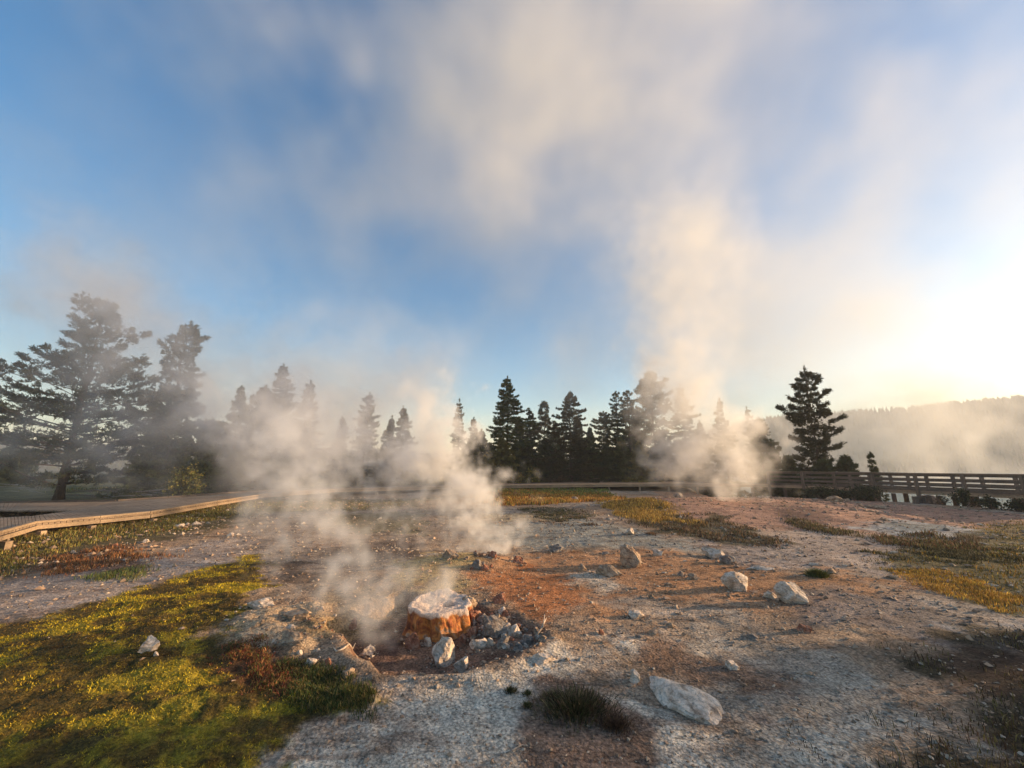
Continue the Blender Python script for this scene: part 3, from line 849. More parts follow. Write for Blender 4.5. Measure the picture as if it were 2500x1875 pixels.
def rock(px, py, w_, h_, mat, label, seed, dy=.8, yaw=None, tilt=(0, 0), zg=0.0, sink=.22, name='rock', group='loose rocks on the thermal ground', cuts=18, keep=.62, noise=.075):
    sink += .06
    x, y = G(px, py, zg)
    z = h1(x, y)
    if abs(z - zg) > .03:
        x, y = G(px, py, z); z = h1(x, y)
    dep = y / ray(px, py)[1]
    W, Hh = w_ / F * dep, h_ / F * dep
    V = rock_shape(seed, cuts, w_ > 20, keep, noise) * np.array([W / 2, W / 2 * dy, Hh / (2 - sink * 2) * 1.08])
    o = mesh_np(name, V, [ICO_F if w_ > 20 else ICO3_F], mat)
    o.location = (x, y, z + Hh * (.5 - sink))
    r = random.Random(seed)
    o.rotation_euler = (tilt[0], tilt[1], math.radians(yaw) if yaw is not None else r.uniform(-.5, .5))
    tag(o, label, 'rock', group)
    return o
R_ = [
    (1655, 1705, 140, 20, M_PALE, 'large flat pale slab lying in the shaded gravel, right of the grass tuft', 1, 1.75, 26, (.10, -.16), .30, .52),
    (1552, 1662, 34, 24, M_PALE, 'small grey lump of stone touching the upper left of the large flat slab', 2, .9, None, (0, 0), .2, .6),
    (1787, 1628, 34, 16, M_PALE, 'half buried pale stone above and right of the large flat slab', 3, .9, None, (0, 0), .3, .6),
    (1552, 1506, 46, 17, M_PALE, 'low white wedge stone with a long shadow on the orange soil', 4, .6, 8, (0, .1), .2, .6),
    (1543, 1380, 68, 46, M_TAN, 'biggest upright boulder, ridged and brown, leaning on the orange soil', 205, .8, -20, (0.1, .38), .16, .58),
    (1486, 1402, 62, 30, M_TAN, 'leaning tan slab just left of the ridged upright boulder', 6, .6, -22, (0.2, .35), .2, .5),
    (1419, 1392, 26, 18, M_TAN, 'little tan stone at the left end of the row of boulders', 7, .8, None, (0, 0), .2, .6),
    (1606, 1356, 30, 14, M_PALE, 'thin pointed pale flake right of the ridged upright boulder', 8, .6, None, (0, .2), .3, .5),
    (1742, 1362, 58, 20, M_PALE, 'long pale slab with grooves lying beside the dark square stone', 9, .6, -28, (.1, .15), .3, .5),
    (1776, 1376, 36, 20, M_GREY, 'dark square stone at the end of the grooved pale slab', 10, .8, None, (0, 0), .2, .65),
    (1858, 1390, 64, 9, M_PALE, 'thin flat shard lying behind the pale angular block', 11, .4, -12, (0, .03), .3, .5),
    (1802, 1436, 72, 48, M_PALE, 'pale angular block with a flat top on the orange soil', 12, .7, 10, (0, -.12), .2, .64),
    (1882, 1458, 34, 18, M_PALE, 'small rounded stone leaning against the oblong pale boulder', 13, .8, None, (0, 0), .25, .62),
    (1937, 1470, 82, 42, M_PALE, 'oblong pale boulder right of the flat topped block', 14, .5, -14, (0, .25), .25, .6),
    (1663, 1404, 18, 13, M_GREY, 'dark pebble left of its twin between the boulders', 15, .8, None, (0, 0), .2, .6),
    (1691, 1412, 26, 15, M_TAN, 'brown stone right of the dark pebble between the boulders', 16, .8, None, (0, 0), .2, .6),
    (1634, 1430, 24, 8, M_TAN, 'low brown stone below the pair of dark pebbles', 17, .8, None, (0, 0), .3, .6),
    (1840, 1554, 27, 8, M_GREY, 'thin grey flake on the shaded gravel', 18, .6, -10, (0, 0), .3, .6),
    (1963, 1544, 34, 16, M_RED, 'reddish oval stone on the shaded gravel right of the thin flake', 19, .6, -22, (0, .1), .25, .65),
    (1355, 1344, 40, 16, M_GREY, 'low split stone behind the orange stain', 20, .8, None, (0, 0), .3, .6),
    (1262, 1372, 30, 14, M_RED, 'dark flat stone right of the rear steam vent', 21, .8, None, (0, 0), .3, .6),
    (1480, 1353, 24, 6, M_GREY, 'thin grey flake left of the ridged upright boulder', 22, .5, None, (0, 0), .3, .5),
    (1540, 1302, 24, 16, M_PALE, 'pale stone on the edge of the dark vegetation strip', 23, .8, None, (0, 0), .2, .6),
    (1657, 1222, 22, 20, M_GREY, 'dark pointed knob on the crest of the pink terrace', 24, .8, None, (0, 0), .15, .5),
    (1404, 1224, 24, 12, M_GREY, 'dark stone sitting in the orange grass', 25, .8, None, (0, 0), .2, .6),
    (1590, 1458, 14, 8, M_TAN, 'pebble left of the pale angular block', 26, .8, None, (0, 0), .2, .6),
    (1636, 1530, 18, 9, M_TAN, 'pebble beyond the white wedge stone on its right', 27, .8, None, (0, 0), .2, .6),
    (1594, 1548, 26, 12, M_TAN, 'brown stone just below the white wedge stone', 28, .8, None, (0, 0), .3, .6),
    (1562, 1557, 22, 7, M_GREY, 'flat dark stone left of the brown one under the white wedge', 29, .8, None, (0, 0), .3, .6),
    (1468, 1550, 14, 15, M_RED, 'single dark red pebble on bare soil right of the pit', 30, .8, None, (0, 0), .2, .6),
    # around the pit
    (637, 1484, 84, 24, M_PALE, 'long white slab at the edge of the moss left of the pit', 40, .5, -4, (0, .05), .2, .62),
    (731, 1508, 76, 22, M_TAN, 'broad brown crust block between the white slab and the pit', 41, .5, -6, (0, .05), .25, .6),
    (712, 1566, 56, 24, M_TAN, 'lumpy tan sinter knob on the left rim of the pit', 42, .8, None, (0, 0), .3, .7),
    (706, 1540, 34, 9, M_PALE, 'pink white flake on top of the lumpy tan knob', 43, .7, None, (0, 0), .2, .6),
    (863, 1536, 20, 26, M_RED, 'pinkish upright pebble on the left floor of the pit', 44, .8, None, (0, 0), .15, .6),
    (898, 1600, 36, 20, M_PALE, 'white block on the pit floor beside the curved pale stick', 45, .7, 5, (0, -.1), .2, .65),
    (733, 1582, 16, 9, M_PALE, 'little pale stone on the slope under the lumpy knob', 46, .7, None, (0, 0), .2, .6),
    (775, 1592, 20, 8, M_PALE, 'flat pale stone left of the curved pale stick', 47, .7, None, (0, 0), .2, .6),
    (1082, 1615, 60, 64, M_PALE, 'large rounded white boulder in front of the steaming cone', 48, .85, 15, (0, .1), .12, .72),
    (1129, 1642, 44, 38, M_PALE, 'triangular white stone just right of and below the rounded white boulder', 49, .7, -10, (0, .3), .15, .5),
    (1008, 1582, 46, 36, M_RED, 'brown wedge of rock at the front left foot of the cone', 50, .8, None, (0, .25), .2, .58),
    (1044, 1578, 22, 18, M_PALE, 'small white stone between the brown wedge and the rounded white boulder', 51, .8, None, (0, 0), .2, .6),
    (1206, 1545, 64, 44, M_GREY, 'largest dark grey rock in the rubble right of the cone', 52, .8, 5, (0, -.1), .2, .62),
    (1219, 1474, 32, 26, M_RED, 'rust pink rock highest up behind the rubble', 53, .8, None, (0, 0), .15, .65),
    (1260, 1534, 34, 24, M_PALE, 'pale rock standing upright at the right of the dark grey rock', 54, .7, 20, (0, -.3), .2, .55),
    (1291, 1556, 34, 22, M_GREY, 'grey rock at the right end of the rubble', 55, .8, None, (0, 0), .2, .62),
    (1229, 1574, 34, 26, M_GREY, 'grey pointed rock in front of the largest dark one', 56, .8, 30, (0, -.2), .2, .55),
    (1165, 1583, 42, 22, M_PALE, 'long low pale rock right of the rounded white boulder', 57, .7, 14, (0, -.1), .2, .6),
    (1127, 1580, 24, 30, M_RED, 'orange red rock squeezed between the cone and the rounded white boulder', 58, .8, None, (0, 0), .2, .65),
    (1155, 1552, 28, 24, M_RED, 'rusty rock leaning on the right side of the cone', 59, .8, None, (0, 0), .2, .62),
    (1196, 1572, 20, 18, M_PALE, 'small pinkish white rock in the middle of the rubble front', 60, .8, None, (0, 0), .2, .62),
    (1267, 1588, 32, 16, M_GREY, 'low grey flake at the front right of the rubble', 61, .7, None, (0, 0), .2, .6),
    (1180, 1622, 20, 12, M_TAN, 'lone tan stone on the pit floor right of the triangular white one', 62, .8, None, (0, 0), .3, .62),
    (1012, 1553, 22, 14, M_RED, 'thin red rock pressed against the left foot of the cone', 63, .8, None, (0, 0), .3, .62),
    (1325, 1612, 74, 16, M_PALE, 'pale crust ledge on the front right rim of the pit', 64, .5, 6, (0, 0), .35, .62),
    (848, 1652, 40, 14, M_TAN, 'tan crust hump at the front left rim of the pit', 65, .8, None, (0, 0), .35, .62),
    (760, 1622, 34, 13, M_PALE, 'pinkish clod cluster stone beside the dark green grass', 66, .7, None, (0, 0), .2, .6),
    (800, 1624, 22, 14, M_RED, 'small rusty clod right of the pinkish one by the green grass', 67, .7, None, (0, 0), .2, .6),
    # moss and left
    (364, 1590, 52, 34, M_PALE, 'white pointed stone alone in the yellow moss', 80, .7, 12, (0, -.25), .2, .55),
    (379, 1604, 14, 12, M_PALE, 'white pebble touching the pointed stone in the moss', 81, .8, None, (0, 0), .2, .6),
    (354, 1327, 20, 9, M_PALE, 'pale stone on the gravel below the walkway post', 82, .7, None, (0, 0), .2, .6),
    (366, 1339, 16, 8, M_GREY, 'grey stone just in front of the pale one on the gravel', 83, .7, None, (0, 0), .2, .6),
    (435, 1288, 26, 8, M_PALE, 'flat pale stone, left one of three in the grass under the walkway', 84, .7, None, (0, 0), .2, .6),
    (456, 1283, 12, 8, M_PALE, 'small pale stone, middle one of three in the grass under the walkway', 85, .7, None, (0, 0), .2, .6),
    (477, 1281, 26, 9, M_PALE, 'flat pale stone, right one of three in the grass under the walkway', 86, .7, None, (0, 0), .2, .6),
    (562, 1308, 20, 9, M_PALE, 'pale stone near the end of the grass strip where steam begins', 87, .7, None, (0, 0), .2, .6),
    (179, 1350, 12, 8, M_PALE, 'tiny white stone on gravel in front of the angled walkway corner', 88, .7, None, (0, 0), .2, .6),
    (275, 1336, 26, 8, M_RED, 'reddish flat stone above the red ground patch', 89, .7, None, (0, 0), .2, .6),
    (740, 1278, 18, 7, M_PALE, 'pale stone dim behind the near steam', 90, .7, None, (0, 0), .2, .6),
    # terrace
    (2038, 1226, 42, 17, M_TAN, 'mottled pinkish stone on the terrace by the railing posts', 100, .8, None, (0, 0), .2, .66),
    (2064, 1226, 20, 9, M_TAN, 'small stone touching the mottled one on the terrace', 101, .8, None, (0, 0), .2, .6),
    (2142, 1239, 40, 8, M_TAN, 'flat plate of pink stone on the terrace', 102, .6, None, (0, 0), .2, .6),
    (2126, 1251, 18, 5, M_TAN, 'thin small plate below the flat pink one', 103, .8, None, (0, 0), .2, .6),
    (1933, 1210, 32, 5, M_TAN, 'thin pale plate near the first railing posts', 104, .6, None, (0, 0), .2, .6),
    (1957, 1206, 14, 8, M_PALE, 'small pale stone at the foot of the second railing post', 105, .8, None, (0, 0), .2, .6),
    (2031, 1401, 24, 10, M_TAN, 'tan stone right of the small dark green cushion bush', 106, .8, None, (0, 0), .2, .6),
    (1990, 1378, 22, 7, M_PALE, 'flat pale flake behind the small dark green cushion bush', 107, .8, None, (0, 0), .2, .6),
    (2180, 1412, 24, 7, M_TAN, 'flat stone where the orange soil meets the yellow grass', 108, .8, None, (0, 0), .2, .6),
    # rear vent
    (1098, 1366, 50, 20, M_TAN, 'yellow crust ledge left of the rear steam vent', 110, .5, -30, (0, .2), .3, .6),
    (1165, 1372, 26, 18, M_GREY, 'grey rock on the left lip of the rear steam vent', 111, .8, None, (0, 0), .2, .6),
    (1184, 1378, 22, 14, M_RED, 'dark red rock in front of the rear steam vent', 112, .8, None, (0, 0), .2, .6),
    (1204, 1366, 26, 18, M_RED, 'dark rock at the right lip of the rear steam vent', 113, .8, None, (0, 0), .2, .6),
]
for (px, py, w_, h_, mt, lb, sd, dy, yaw, tilt, sink, keep) in R_:
    rock(px, py, w_, h_, mt, lb, sd, dy, yaw, tilt, 0.0 if not (800 < px < 1330 and 1480 < py < 1650) else -.2, sink, keep=keep)
b = at(2264, 1226, 26.5)
o = mesh_np('boulder', rock_shape(150, 10, True, .75) * np.array([.62, .55, .5]), [ICO_F], M_GREY)
o.location = (b.x, b.y, max(b.z, h1(b.x, b.y) + .1)); tag(o, 'dark rounded boulder at the lake shore behind the boardwalk supports', 'rock')
# rubble of look-alike small rocks right of the cone
rr = random.Random(8)
for k in range(60):
    px = rr.gauss(1228, 50); py = rr.gauss(1545, 30)
    if px < 1150 or px > 1330 or py > 1595 or py < 1490: continue
    s_ = rr.uniform(11, 26); mk = rr.choice([M_GREY, M_PALE, M_PALE, M_RED, M_TAN])
    rock(px, py, s_, s_ * rr.uniform(.5, .8), mk, {'grey_rock': 'small grey broken rock in the rubble heap right of the steaming cone', 'pale_sinter': 'small pale broken rock in the rubble heap right of the steaming cone', 'rusty_rock': 'small rust red broken rock in the rubble heap right of the steaming cone', 'tan_sinter': 'small tan broken rock in the rubble heap right of the steaming cone'}[mk.name], 300 + k, zg=-.2, group='rubble beside the cone')
for k in range(12):
    px = rr.gauss(1165, 30); py = rr.gauss(1372, 8)
    rock(px, py, rr.uniform(7, 14), rr.uniform(4, 9), rr.choice([M_GREY, M_RED, M_TAN]), 'small dark rock scattered round the rear steam vent', 340 + k, group='small rocks at the rear vent')
for k in range(14):
    px = rr.uniform(740, 860); py = rr.uniform(1490, 1600)
    rock(px, py, rr.uniform(5, 10), rr.uniform(4, 7), rr.choice([M_PALE, M_TAN, M_RED]), 'small pebble on the left floor of the pit', 360 + k, zg=-.15, group='pebbles on the pit floor')

# gravel and stone chips too many to count
def gravel():
    r = np.random.default_rng(17)
    N = 32000
    ang = np.radians(r.uniform(-58, 58, N)); rad = 2.6 * np.exp(r.random(N) ** .8 * math.log(32 / 2.6))
    x, y = rad * np.sin(ang), rad * np.cos(ang)
    for o in [q for q in COL.objects if q.get('category') == 'rock']:       # grit gathered round the foot of each rock
        k = 26 if o.dimensions.x > .12 else 6
        a_ = r.random(k) * 6.283; q_ = o.dimensions.x * (.42 + np.abs(r.normal(0, .28, k)))
        x = np.concatenate([x, o.location.x + np.cos(a_) * q_]); y = np.concatenate([y, o.location.y + np.sin(a_) * q_ * .7])
    N = len(x)
    moss = region(x, y, MOSS, .05, .12, 21, freq=2.0)
    keep = (moss < .5) | (r.random(N) < .02)
    dn = fbm(x, y, .8, 3, 90) * .5 + .5
    keep &= (r.random(N) < .25 + dn) | (np.arange(N) >= 32000)
    z = height(x, y); keep &= z > -.9
    x, y, z = x[keep], y[keep], z[keep]; N = len(x)
    rad = np.hypot(x, y)
    s = (.0028 + .0013 * rad) * np.exp(r.normal(0, .5, N)).clip(.4, 3.2)
    OV = np.array([(1, 0, 0), (0, 1, 0), (-1, 0, 0), (0, -1, 0), (0, 0, 1), (0, 0, -1.)])
    OF = np.array([(0, 1, 4), (1, 2, 4), (2, 3, 4), (3, 0, 4), (1, 0, 5), (2, 1, 5), (3, 2, 5), (0, 3, 5)])
    j = OV[None] * r.uniform(.55, 1.3, (N, 6, 1)) + r.normal(0, .22, (N, 6, 3))
    j *= np.stack([r.uniform(.8, 1.4, N), r.uniform(.8, 1.4, N), r.uniform(.4, .9, N)], -1)[:, None]
    a = r.random(N) * 6.28; ca, sa = np.cos(a)[:, None], np.sin(a)[:, None]
    V = np.stack([j[..., 0] * ca - j[..., 1] * sa, j[..., 0] * sa + j[..., 1] * ca, j[..., 2]], -1) * s[:, None, None]
    V += np.stack([x, y, z + s * .25], -1)[:, None]
    Fc = OF[None] + np.arange(N)[:, None, None] * 6
    c = np.array([(.48, .38, .28), (.36, .25, .17), (.26, .18, .12), (.42, .27, .17)])[r.integers(0, 4, N)] * r.uniform(.6, 1.2, (N, 1))
    m, n, l, b = new_mat('chips'); l.new(attr(n).outputs['Color'], b.inputs['Base Color']); b.inputs['Roughness'].default_value = .95
    tag(mesh_np('gravel', V.reshape(-1, 3), [Fc.reshape(-1, 3)], m, col=np.repeat(c, 6, 0)), 'loose gravel and stone chips strewn over the bare sinter ground', 'gravel', kind='stuff')
gravel()

# ---------------------------------------------------------------- the steaming cone
def cone():
    m, n, l, b = new_mat('cone_crust')
    tc = n.new('ShaderNodeTexCoord').outputs['Object']
    f = noise_node(n, l, tc, 7, 6, .65, .8); g = noise_node(n, l, tc, 46, 4, .7)
    mp = n.new('ShaderNodeMapping'); mp.inputs['Scale'].default_value = (9, 9, 1.2); l.new(tc, mp.inputs[0])
    s = noise_node(n, l, mp.outputs[0], 1.6, 5, .6, .5)
    side = ramp(n, l, f.outputs[0], [(.30, (.10, .035, .018)), (.42, (.34, .09, .025)), (.56, (.55, .20, .04)), (.70, (.40, .30, .22))]).outputs[0]
    side = mul(n, l, side, ramp(n, l, s.outputs[0], [(.36, .45), (.52, 1.1)]).outputs[0])
    top = ramp(n, l, g.outputs[0], [(.3, (.44, .29, .21)), (.6, (.72, .56, .45))]).outputs[0]
    a = attr(n, 'col')
    c = mul(n, l, side, top, a.outputs['Fac'], 'MIX')
    l.new(c, b.inputs['Base Color']); b.inputs['Roughness'].default_value = .85
    p = bump(n, l, f.outputs[0], b, .8, .04); p = bump(n, l, s.outputs[0], b, .5, .02, p); bump(n, l, g.outputs[0], b, .6, .012, p)
    root = None
    x, y = G(1068, 1562, -.2)
    z = h1(x, y + .3)
    dep = y / ray(1068, 1562)[1]
    W = 150 / F * (dep + .3)
    root = tag(empty('fumarole_cone', (x, y + W * .42, z)), 'squat stump shaped mineral cone with white crusted top and orange sides, steaming in the pit', 'mineral cone')
    na, nr_, nt_ = 180, 46, 34
    th = np.linspace(0, 2 * np.pi, na, endpoint=False)
    Hc = .335
    def rad(t, u):                             # t angle, u 0..1 up the side
        ct, st = np.cos(t), np.sin(t)
        fa = np.mod(t + .35 + .25 * np.sin(t * 1.0 + 1), 2 * np.pi / 5) - np.pi / 5
        facet = .5 + .5 * np.cos(np.pi / 5) / np.cos(fa) * 1.12
        base = W / 2 * (1.0 + .05 * (1 - u)) * facet
        ridges = 1 + .11 * vnoise(ct * 1.8 + 4, st * 1.8 + u * .5, 3) + .045 * vnoise(ct * 6 + 4, st * 6 + u * 1.2, 5) + .018 * vnoise(ct * 16, st * 16 + u * 5, 7)
        notch = 1 - .16 * np.exp(-((np.mod(t, 2 * np.pi) - np.radians(252)) / .16) ** 2) * sstep(.95, .7, u)   # grey recess in the front
        return base * ridges * notch
    rings = []; fac = []
    for k in range(nr_):
        u = k / (nr_ - 1)
        r_ = rad(th, np.full(na, u)) * (1 + .10 * max(0, .25 - u) * 4)
        zz = u * Hc + .012 * vnoise(np.cos(th) * 5, np.sin(th) * 5 + 9, 8) * u
        rings.append(np.stack([r_ * np.cos(th), r_ * np.sin(th) * .92, zz - .04 * (k == 0)], -1))
        edge = .90 + .12 * vnoise(np.cos(th) * 3.5, np.sin(th) * 3.5, 12) + .08 * vnoise(np.cos(th) * 11, np.sin(th) * 11, 13)
        fac.append(sstep(-.04, .06, u - edge) * .9)
    rt = rad(th, np.ones(na))
    for k in range(1, nt_ + 1):                # the top: a dished crust with a small opening to the right rear
        q = 1 - k / nt_ * .985
        px_, py_ = rt * q * np.cos(th), rt * q * np.sin(th) * .92
        lip = .018 * np.exp(-((q - .90) / .07) ** 2) * (1 + 1.2 * vnoise(np.cos(th) * 3, np.sin(th) * 3, 14))
        zz = Hc + lip - .02 * (1 - q) + .012 * fbm(px_, py_, 9, 4, 15)
        zz = zz - .12 * np.exp(-(((px_ - .10) / .075) ** 2 + ((py_ + .02) / .05) ** 2) ** 1.5)
        rings.append(np.stack([px_, py_, zz], -1)); fac.append(np.full(na, 1.0) - .6 * np.exp(-(((px_ - .10) / .08) ** 2 + ((py_ + .02) / .055) ** 2)))
    V = np.concatenate(rings)
    # tilt the top towards the viewer's left
    V[:, 2] += (V[:, 2] > .02) * (V[:, 2] / Hc) * (-.05 * V[:, 0] + .13 * V[:, 1] + .012 * vnoise(V[:, 0] * 6, V[:, 1] * 6, 9))
    V[:, 0] += -.03 * V[:, 2] / Hc
    nrg = len(rings)
    i = np.arange(nrg - 1)[:, None] * na; j = np.arange(na)[None]; j2 = (j + 1) % na
    Q = np.stack([i + j, i + j2, i + na + j2, i + na + j], -1).reshape(-1, 4)
    f_ = np.concatenate(fac)
    mesh_np('cone_body', V, [Q], m, root, col=np.repeat(f_[:, None], 3, 1), smooth=True)
    # buttress on the right flank
    bv = rock_shape(77, 12, True, .62, .09) * np.array([.11, .13, .15])
    o = mesh_np('buttress', bv + np.array([W * .50, .02, .13]), [ICO_F], M_RED, root)
    bv = rock_shape(78, 12, True, .62, .09) * np.array([.14, .12, .10])
    mesh_np('buttress', bv + np.array([W * .42, .18, .27]), [ICO_F], M_TAN, root)
    return root
cone()

# curved pale stick and twigs
def stick(pts, rads, label, mat=M_DEAD, name='stick'):
    root = Vector(pts[0]); mb = MB()
    mb.tube([Vector(p) - root for p in pts], rads, 7)
    o = mb.build(name, mat, None, True); o.location = root
    return tag(o, label, 'stick', None)
def gz(px, py, zg=0, up=.01):
    x, y = G(px, py, zg); z = h1(x, y)
    if abs(z - zg) > .02: x, y = G(px, py, z); z = h1(x, y)
    return (x, y, z + up)
M_BONE = rock_material('bleached_wood', (.62, .52, .42), (.50, .38, .28), (.32, .22, .15))
stick([gz(813, 1585, -.15), gz(822, 1594, -.15, .02), gz(836, 1599, -.15, .02), gz(850, 1597, -.15, .03), gz(860, 1590, -.15, .03), gz(867, 1581, -.15, .05)], [.004, .009, .012, .012, .009, .003],
      'curved bleached stick like a rib lying on the pit floor', M_BONE)
stick([gz(1305, 1549, -.15, .03), gz(1320, 1541, -.15, .05), gz(1335, 1527, -.1, .10)], [.012, .011, .006], 'short pale broken branch poking up at the right end of the rubble', M_BONE)
stick([gz(1326, 1540, -.15, .05), gz(1330, 1522, -.12, .12)], [.008, .004], 'thin twig standing behind the pale broken branch', M_BONE)
stick([gz(1236, 1846), gz(1256, 1836), gz(1278, 1824)], [.004, .005, .003], 'thin dark twig on the white gravel at the bottom of the view', M_DEAD)
stick([gz(1470, 1701), gz(1483, 1708), gz(1497, 1721)], [.003, .004, .003], 'thin dark twig between the grass tuft and the large flat slab', M_DEAD)

# dead branches
def deadfall(name, label, c, L, n, seed, z0=.1, spread=1.0):
    r = random.Random(seed); mb = MB()
    for k in range(n):
        a = r.uniform(-.5, .5) + (math.pi if r.random() < .4 else 0)
        ln = L * r.uniform(.4, 1.0); x0 = r.uniform(-.35, .35) * L; y0 = r.uniform(-.3, .3) * spread
        pts = []; z = z0 * r.uniform(.3, 1.2)
        el = r.uniform(-.05, .35)
        for i in range(6):
            t = i / 5
            pts.append((x0 + math.cos(a) * ln * t, y0 + math.sin(a) * ln * t * .5, z + el * ln * t * .5 - .12 * ln * t * t + r.uniform(-.03, .03)))
        r0 = .05 * r.uniform(.4, 1.2)
        mb.tube(pts, [r0 * (1 - .8 * i / 5) for i in range(6)], 5)
    o = mb.build(name, M_DEAD, None, True); o.location = c
    return tag(o, label, 'dead branches', 'fallen dead branches')
x, y = G(960, 1196, .1)
deadfall('dead_branch', 'tangle of grey dead branches by the walkway behind the steam', (x, y, h1(x, y)), 2.6, 22, 3, .35)
for i, (px, py, Y, L, lb) in enumerate([(60, 1190, 33, 5, 'pale fallen trunks lying on the meadow left of the giant pine'), (250, 1200, 28, 3.2, 'bare fallen limbs at the foot of the giant pine'), (345, 1205, 27, 2.6, 'thin dead branches right of the giant pine trunk')]):
    p = at(px, py, Y); deadfall('dead_branch', lb, (p.x, Y, h1(p.x, Y)), L, [9, 14, 8][i], 20 + i, .5)
b = at(160, 1190, 26.6)

# ---------------------------------------------------------------- grasses and moss
def blades(name, x, y, hgt, wid, col, label, cat='grass', kind='stuff', seed=0, bend=.5, segs=2, parent=None, mat=None, zoff=0.0, group=None):
    r = np.random.default_rng(seed)
    N = len(x)
    z = height(x, y) - .004 + zoff
    a = r.random(N) * 6.283; f = r.random(N) * 6.283
    ln = np.stack([np.cos(a), np.sin(a), np.zeros(N)], -1) * (bend * hgt * r.uniform(.2, 1.0, N))[:, None]
    sd = np.stack([np.cos(f), np.sin(f), np.zeros(N)], -1) * (wid / 2)[:, None]
    p0 = np.stack([x, y, z], -1)
    up = np.array([0, 0, 1.])
    if segs == 2:
        p1 = p0 + up * (hgt * .6)[:, None] + ln * .35
        p2 = p0 + up * (hgt * .95)[:, None] + ln
        V = np.stack([p0 - sd, p0 + sd, p1 - sd * .8, p1 + sd * .8, p2], 1)
        i = np.arange(N)[:, None] * 5
        Q = i + np.array([[0, 1, 3, 2]]); T = i + np.array([[2, 3, 4]])
        o = mesh_np(name, V.reshape(-1, 3), [Q, T], mat or M_BLADE, parent, col=np.repeat(col, 5, 0))
    else:
        V = np.stack([p0 - sd, p0 + sd, p0 + up * hgt[:, None] + ln], 1)
        T = np.arange(N)[:, None] * 3 + np.array([[0, 1, 2]])
        o = mesh_np(name, V.reshape(-1, 3), [T], mat or M_BLADE, parent, col=np.repeat(col, 3, 0))
    if label: tag(o, label, cat if kind != 'part' else None, group, kind)
    return o

def scatter(P, N, rough=.3, seed=0, z=0., soft=.1, freq=1.5, nearbias=1.6):
    r = np.random.default_rng(seed)
    W = np.array([G(a, b, z) for a, b in P]); lo, hi = W.min(0) - .3, W.max(0) + .3
    lo[1] = max(lo[1], 1.6)
    hi = np.minimum(hi, 60); lo[0] = max(lo[0], -40)
    x = r.uniform(lo[0], hi[0], N * 4); y = r.uniform(lo[1], hi[1], N * 4)
    k = np.abs(x) < y * 1.45 + .6
    x, y = x[k], y[k]
    d = np.hypot(x, y); dm = d.min()
    k = r.random(len(x)) < (dm / d) ** nearbias
    x, y = x[k], y[k]
    m = region(x, y, P, soft, rough, seed, z, freq)
    k = r.random(len(x)) < m
    return x[k][:N], y[k][:N]

def palette(r, N, cs, ps, var=.35):
    c = np.array(cs)[r.choice(len(cs), N, p=ps)]
    return c * np.exp(r.normal(0, var, (N, 1)))

# moss mat
r = np.random.default_rng(33)
P = MOSS
N = 420000
W = np.array(MOSS_W)
x = r.uniform(-11, 1.0, N * 2); y = 2.0 + 9.5 * r.random(N * 2)
k = (np.abs(x) < y * 1.45 + .6); x, y = x[k], y[k]
d = np.hypot(x, y); k = r.random(len(x)) < (2.6 / d.clip(2.6)) ** 1.1; x, y = x[k], y[k]
m = region(x, y, MOSS, .12, .22, 21, freq=2.6); m2 = region(x, y, MOSS, .35, .30, 21, freq=2.0); k = r.random(len(x)) < m * np.clip(m2 * 1.6, .12, 1); x, y = x[k], y[k]
d = np.hypot(x, y)
cl = fbm(x, y, 3.0, 4, 52, .65) + .5 * fbm(x, y, 1.1, 5, 51, .6)         # clumps follow the lumps of the mat
fine = fbm(x, y, 14, 3, 77, .6)
dens = sstep(-1.0, .3, cl + .5 * fine)
k = r.random(len(x)) < .18 + .82 * dens; x, y, cl, fine, d = x[k], y[k], cl[k], fine[k], d[k]
t = sstep(-.4, .6, cl + .4 * fine + r.normal(0, .15, len(x)))[:, None]
c = np.array((.17, .095, .018)) * (1 - t) + np.array((.52, .37, .022)) * t
gm = sstep(.1, .8, fbm(x, y, .7, 4, 61))[:, None] * .38
c = c * (1 - gm) + np.array((.30, .26, .022)) * gm
red = region(x, y, [(540, 1570), (700, 1575), (800, 1650), (760, 1700), (620, 1690), (540, 1630)], .15, .2, 32)[:, None] * (r.random((len(x), 1)) < .6)
c = c * (1 - red) + np.array((.22, .055, .025)) * red
brn = region(x, y, [(-400, 1780), (0, 1760), (250, 1780), (200, 2300), (-400, 2300)], .4, .5, 36)[:, None] * .6
c = c * (1 - brn) + np.array((.15, .085, .025)) * brn
c = c * np.exp(r.normal(0, .3, (len(x), 1)))
blades('moss', x, y, (.005 + .0011 * d) * np.exp(r.normal(0, .35, len(x))) * (1 + .3 * t[:, 0]), .0035 + .0011 * d, c, 'thick yellow green moss mat covering the ground left of the pit', 'moss', seed=1, bend=1.2, segs=1)

# dark green grass at the pit's left rim
x, y = scatter([(690, 1620), (790, 1620), (850, 1660), (930, 1700), (900, 1740), (800, 1740), (700, 1690)], 9000, .1, 5, freq=3)
r = np.random.default_rng(6)
c = palette(r, len(x), [(.04, .06, .016), (.10, .10, .025), (.20, .14, .05)], [.5, .3, .2])
blades('grass', x, y, r.uniform(.025, .075, len(x)), np.full(len(x), .006), c, 'short dark green grass along the left rim of the pit', seed=2, bend=.9)
x, y = scatter([(545, 1570), (640, 1575), (760, 1640), (740, 1700), (640, 1700), (540, 1620)], 9000, .15, 7, freq=3)
c = palette(r, len(x), [(.24, .06, .03), (.30, .14, .05), (.10, .06, .02), (.13, .13, .03)], [.3, .3, .2, .2])
blades('ground_cover', x, y, r.uniform(.015, .05, len(x)), np.full(len(x), .008), c, 'reddish low plants between the moss and the pit crust', 'ground cover', seed=3, bend=1.1)

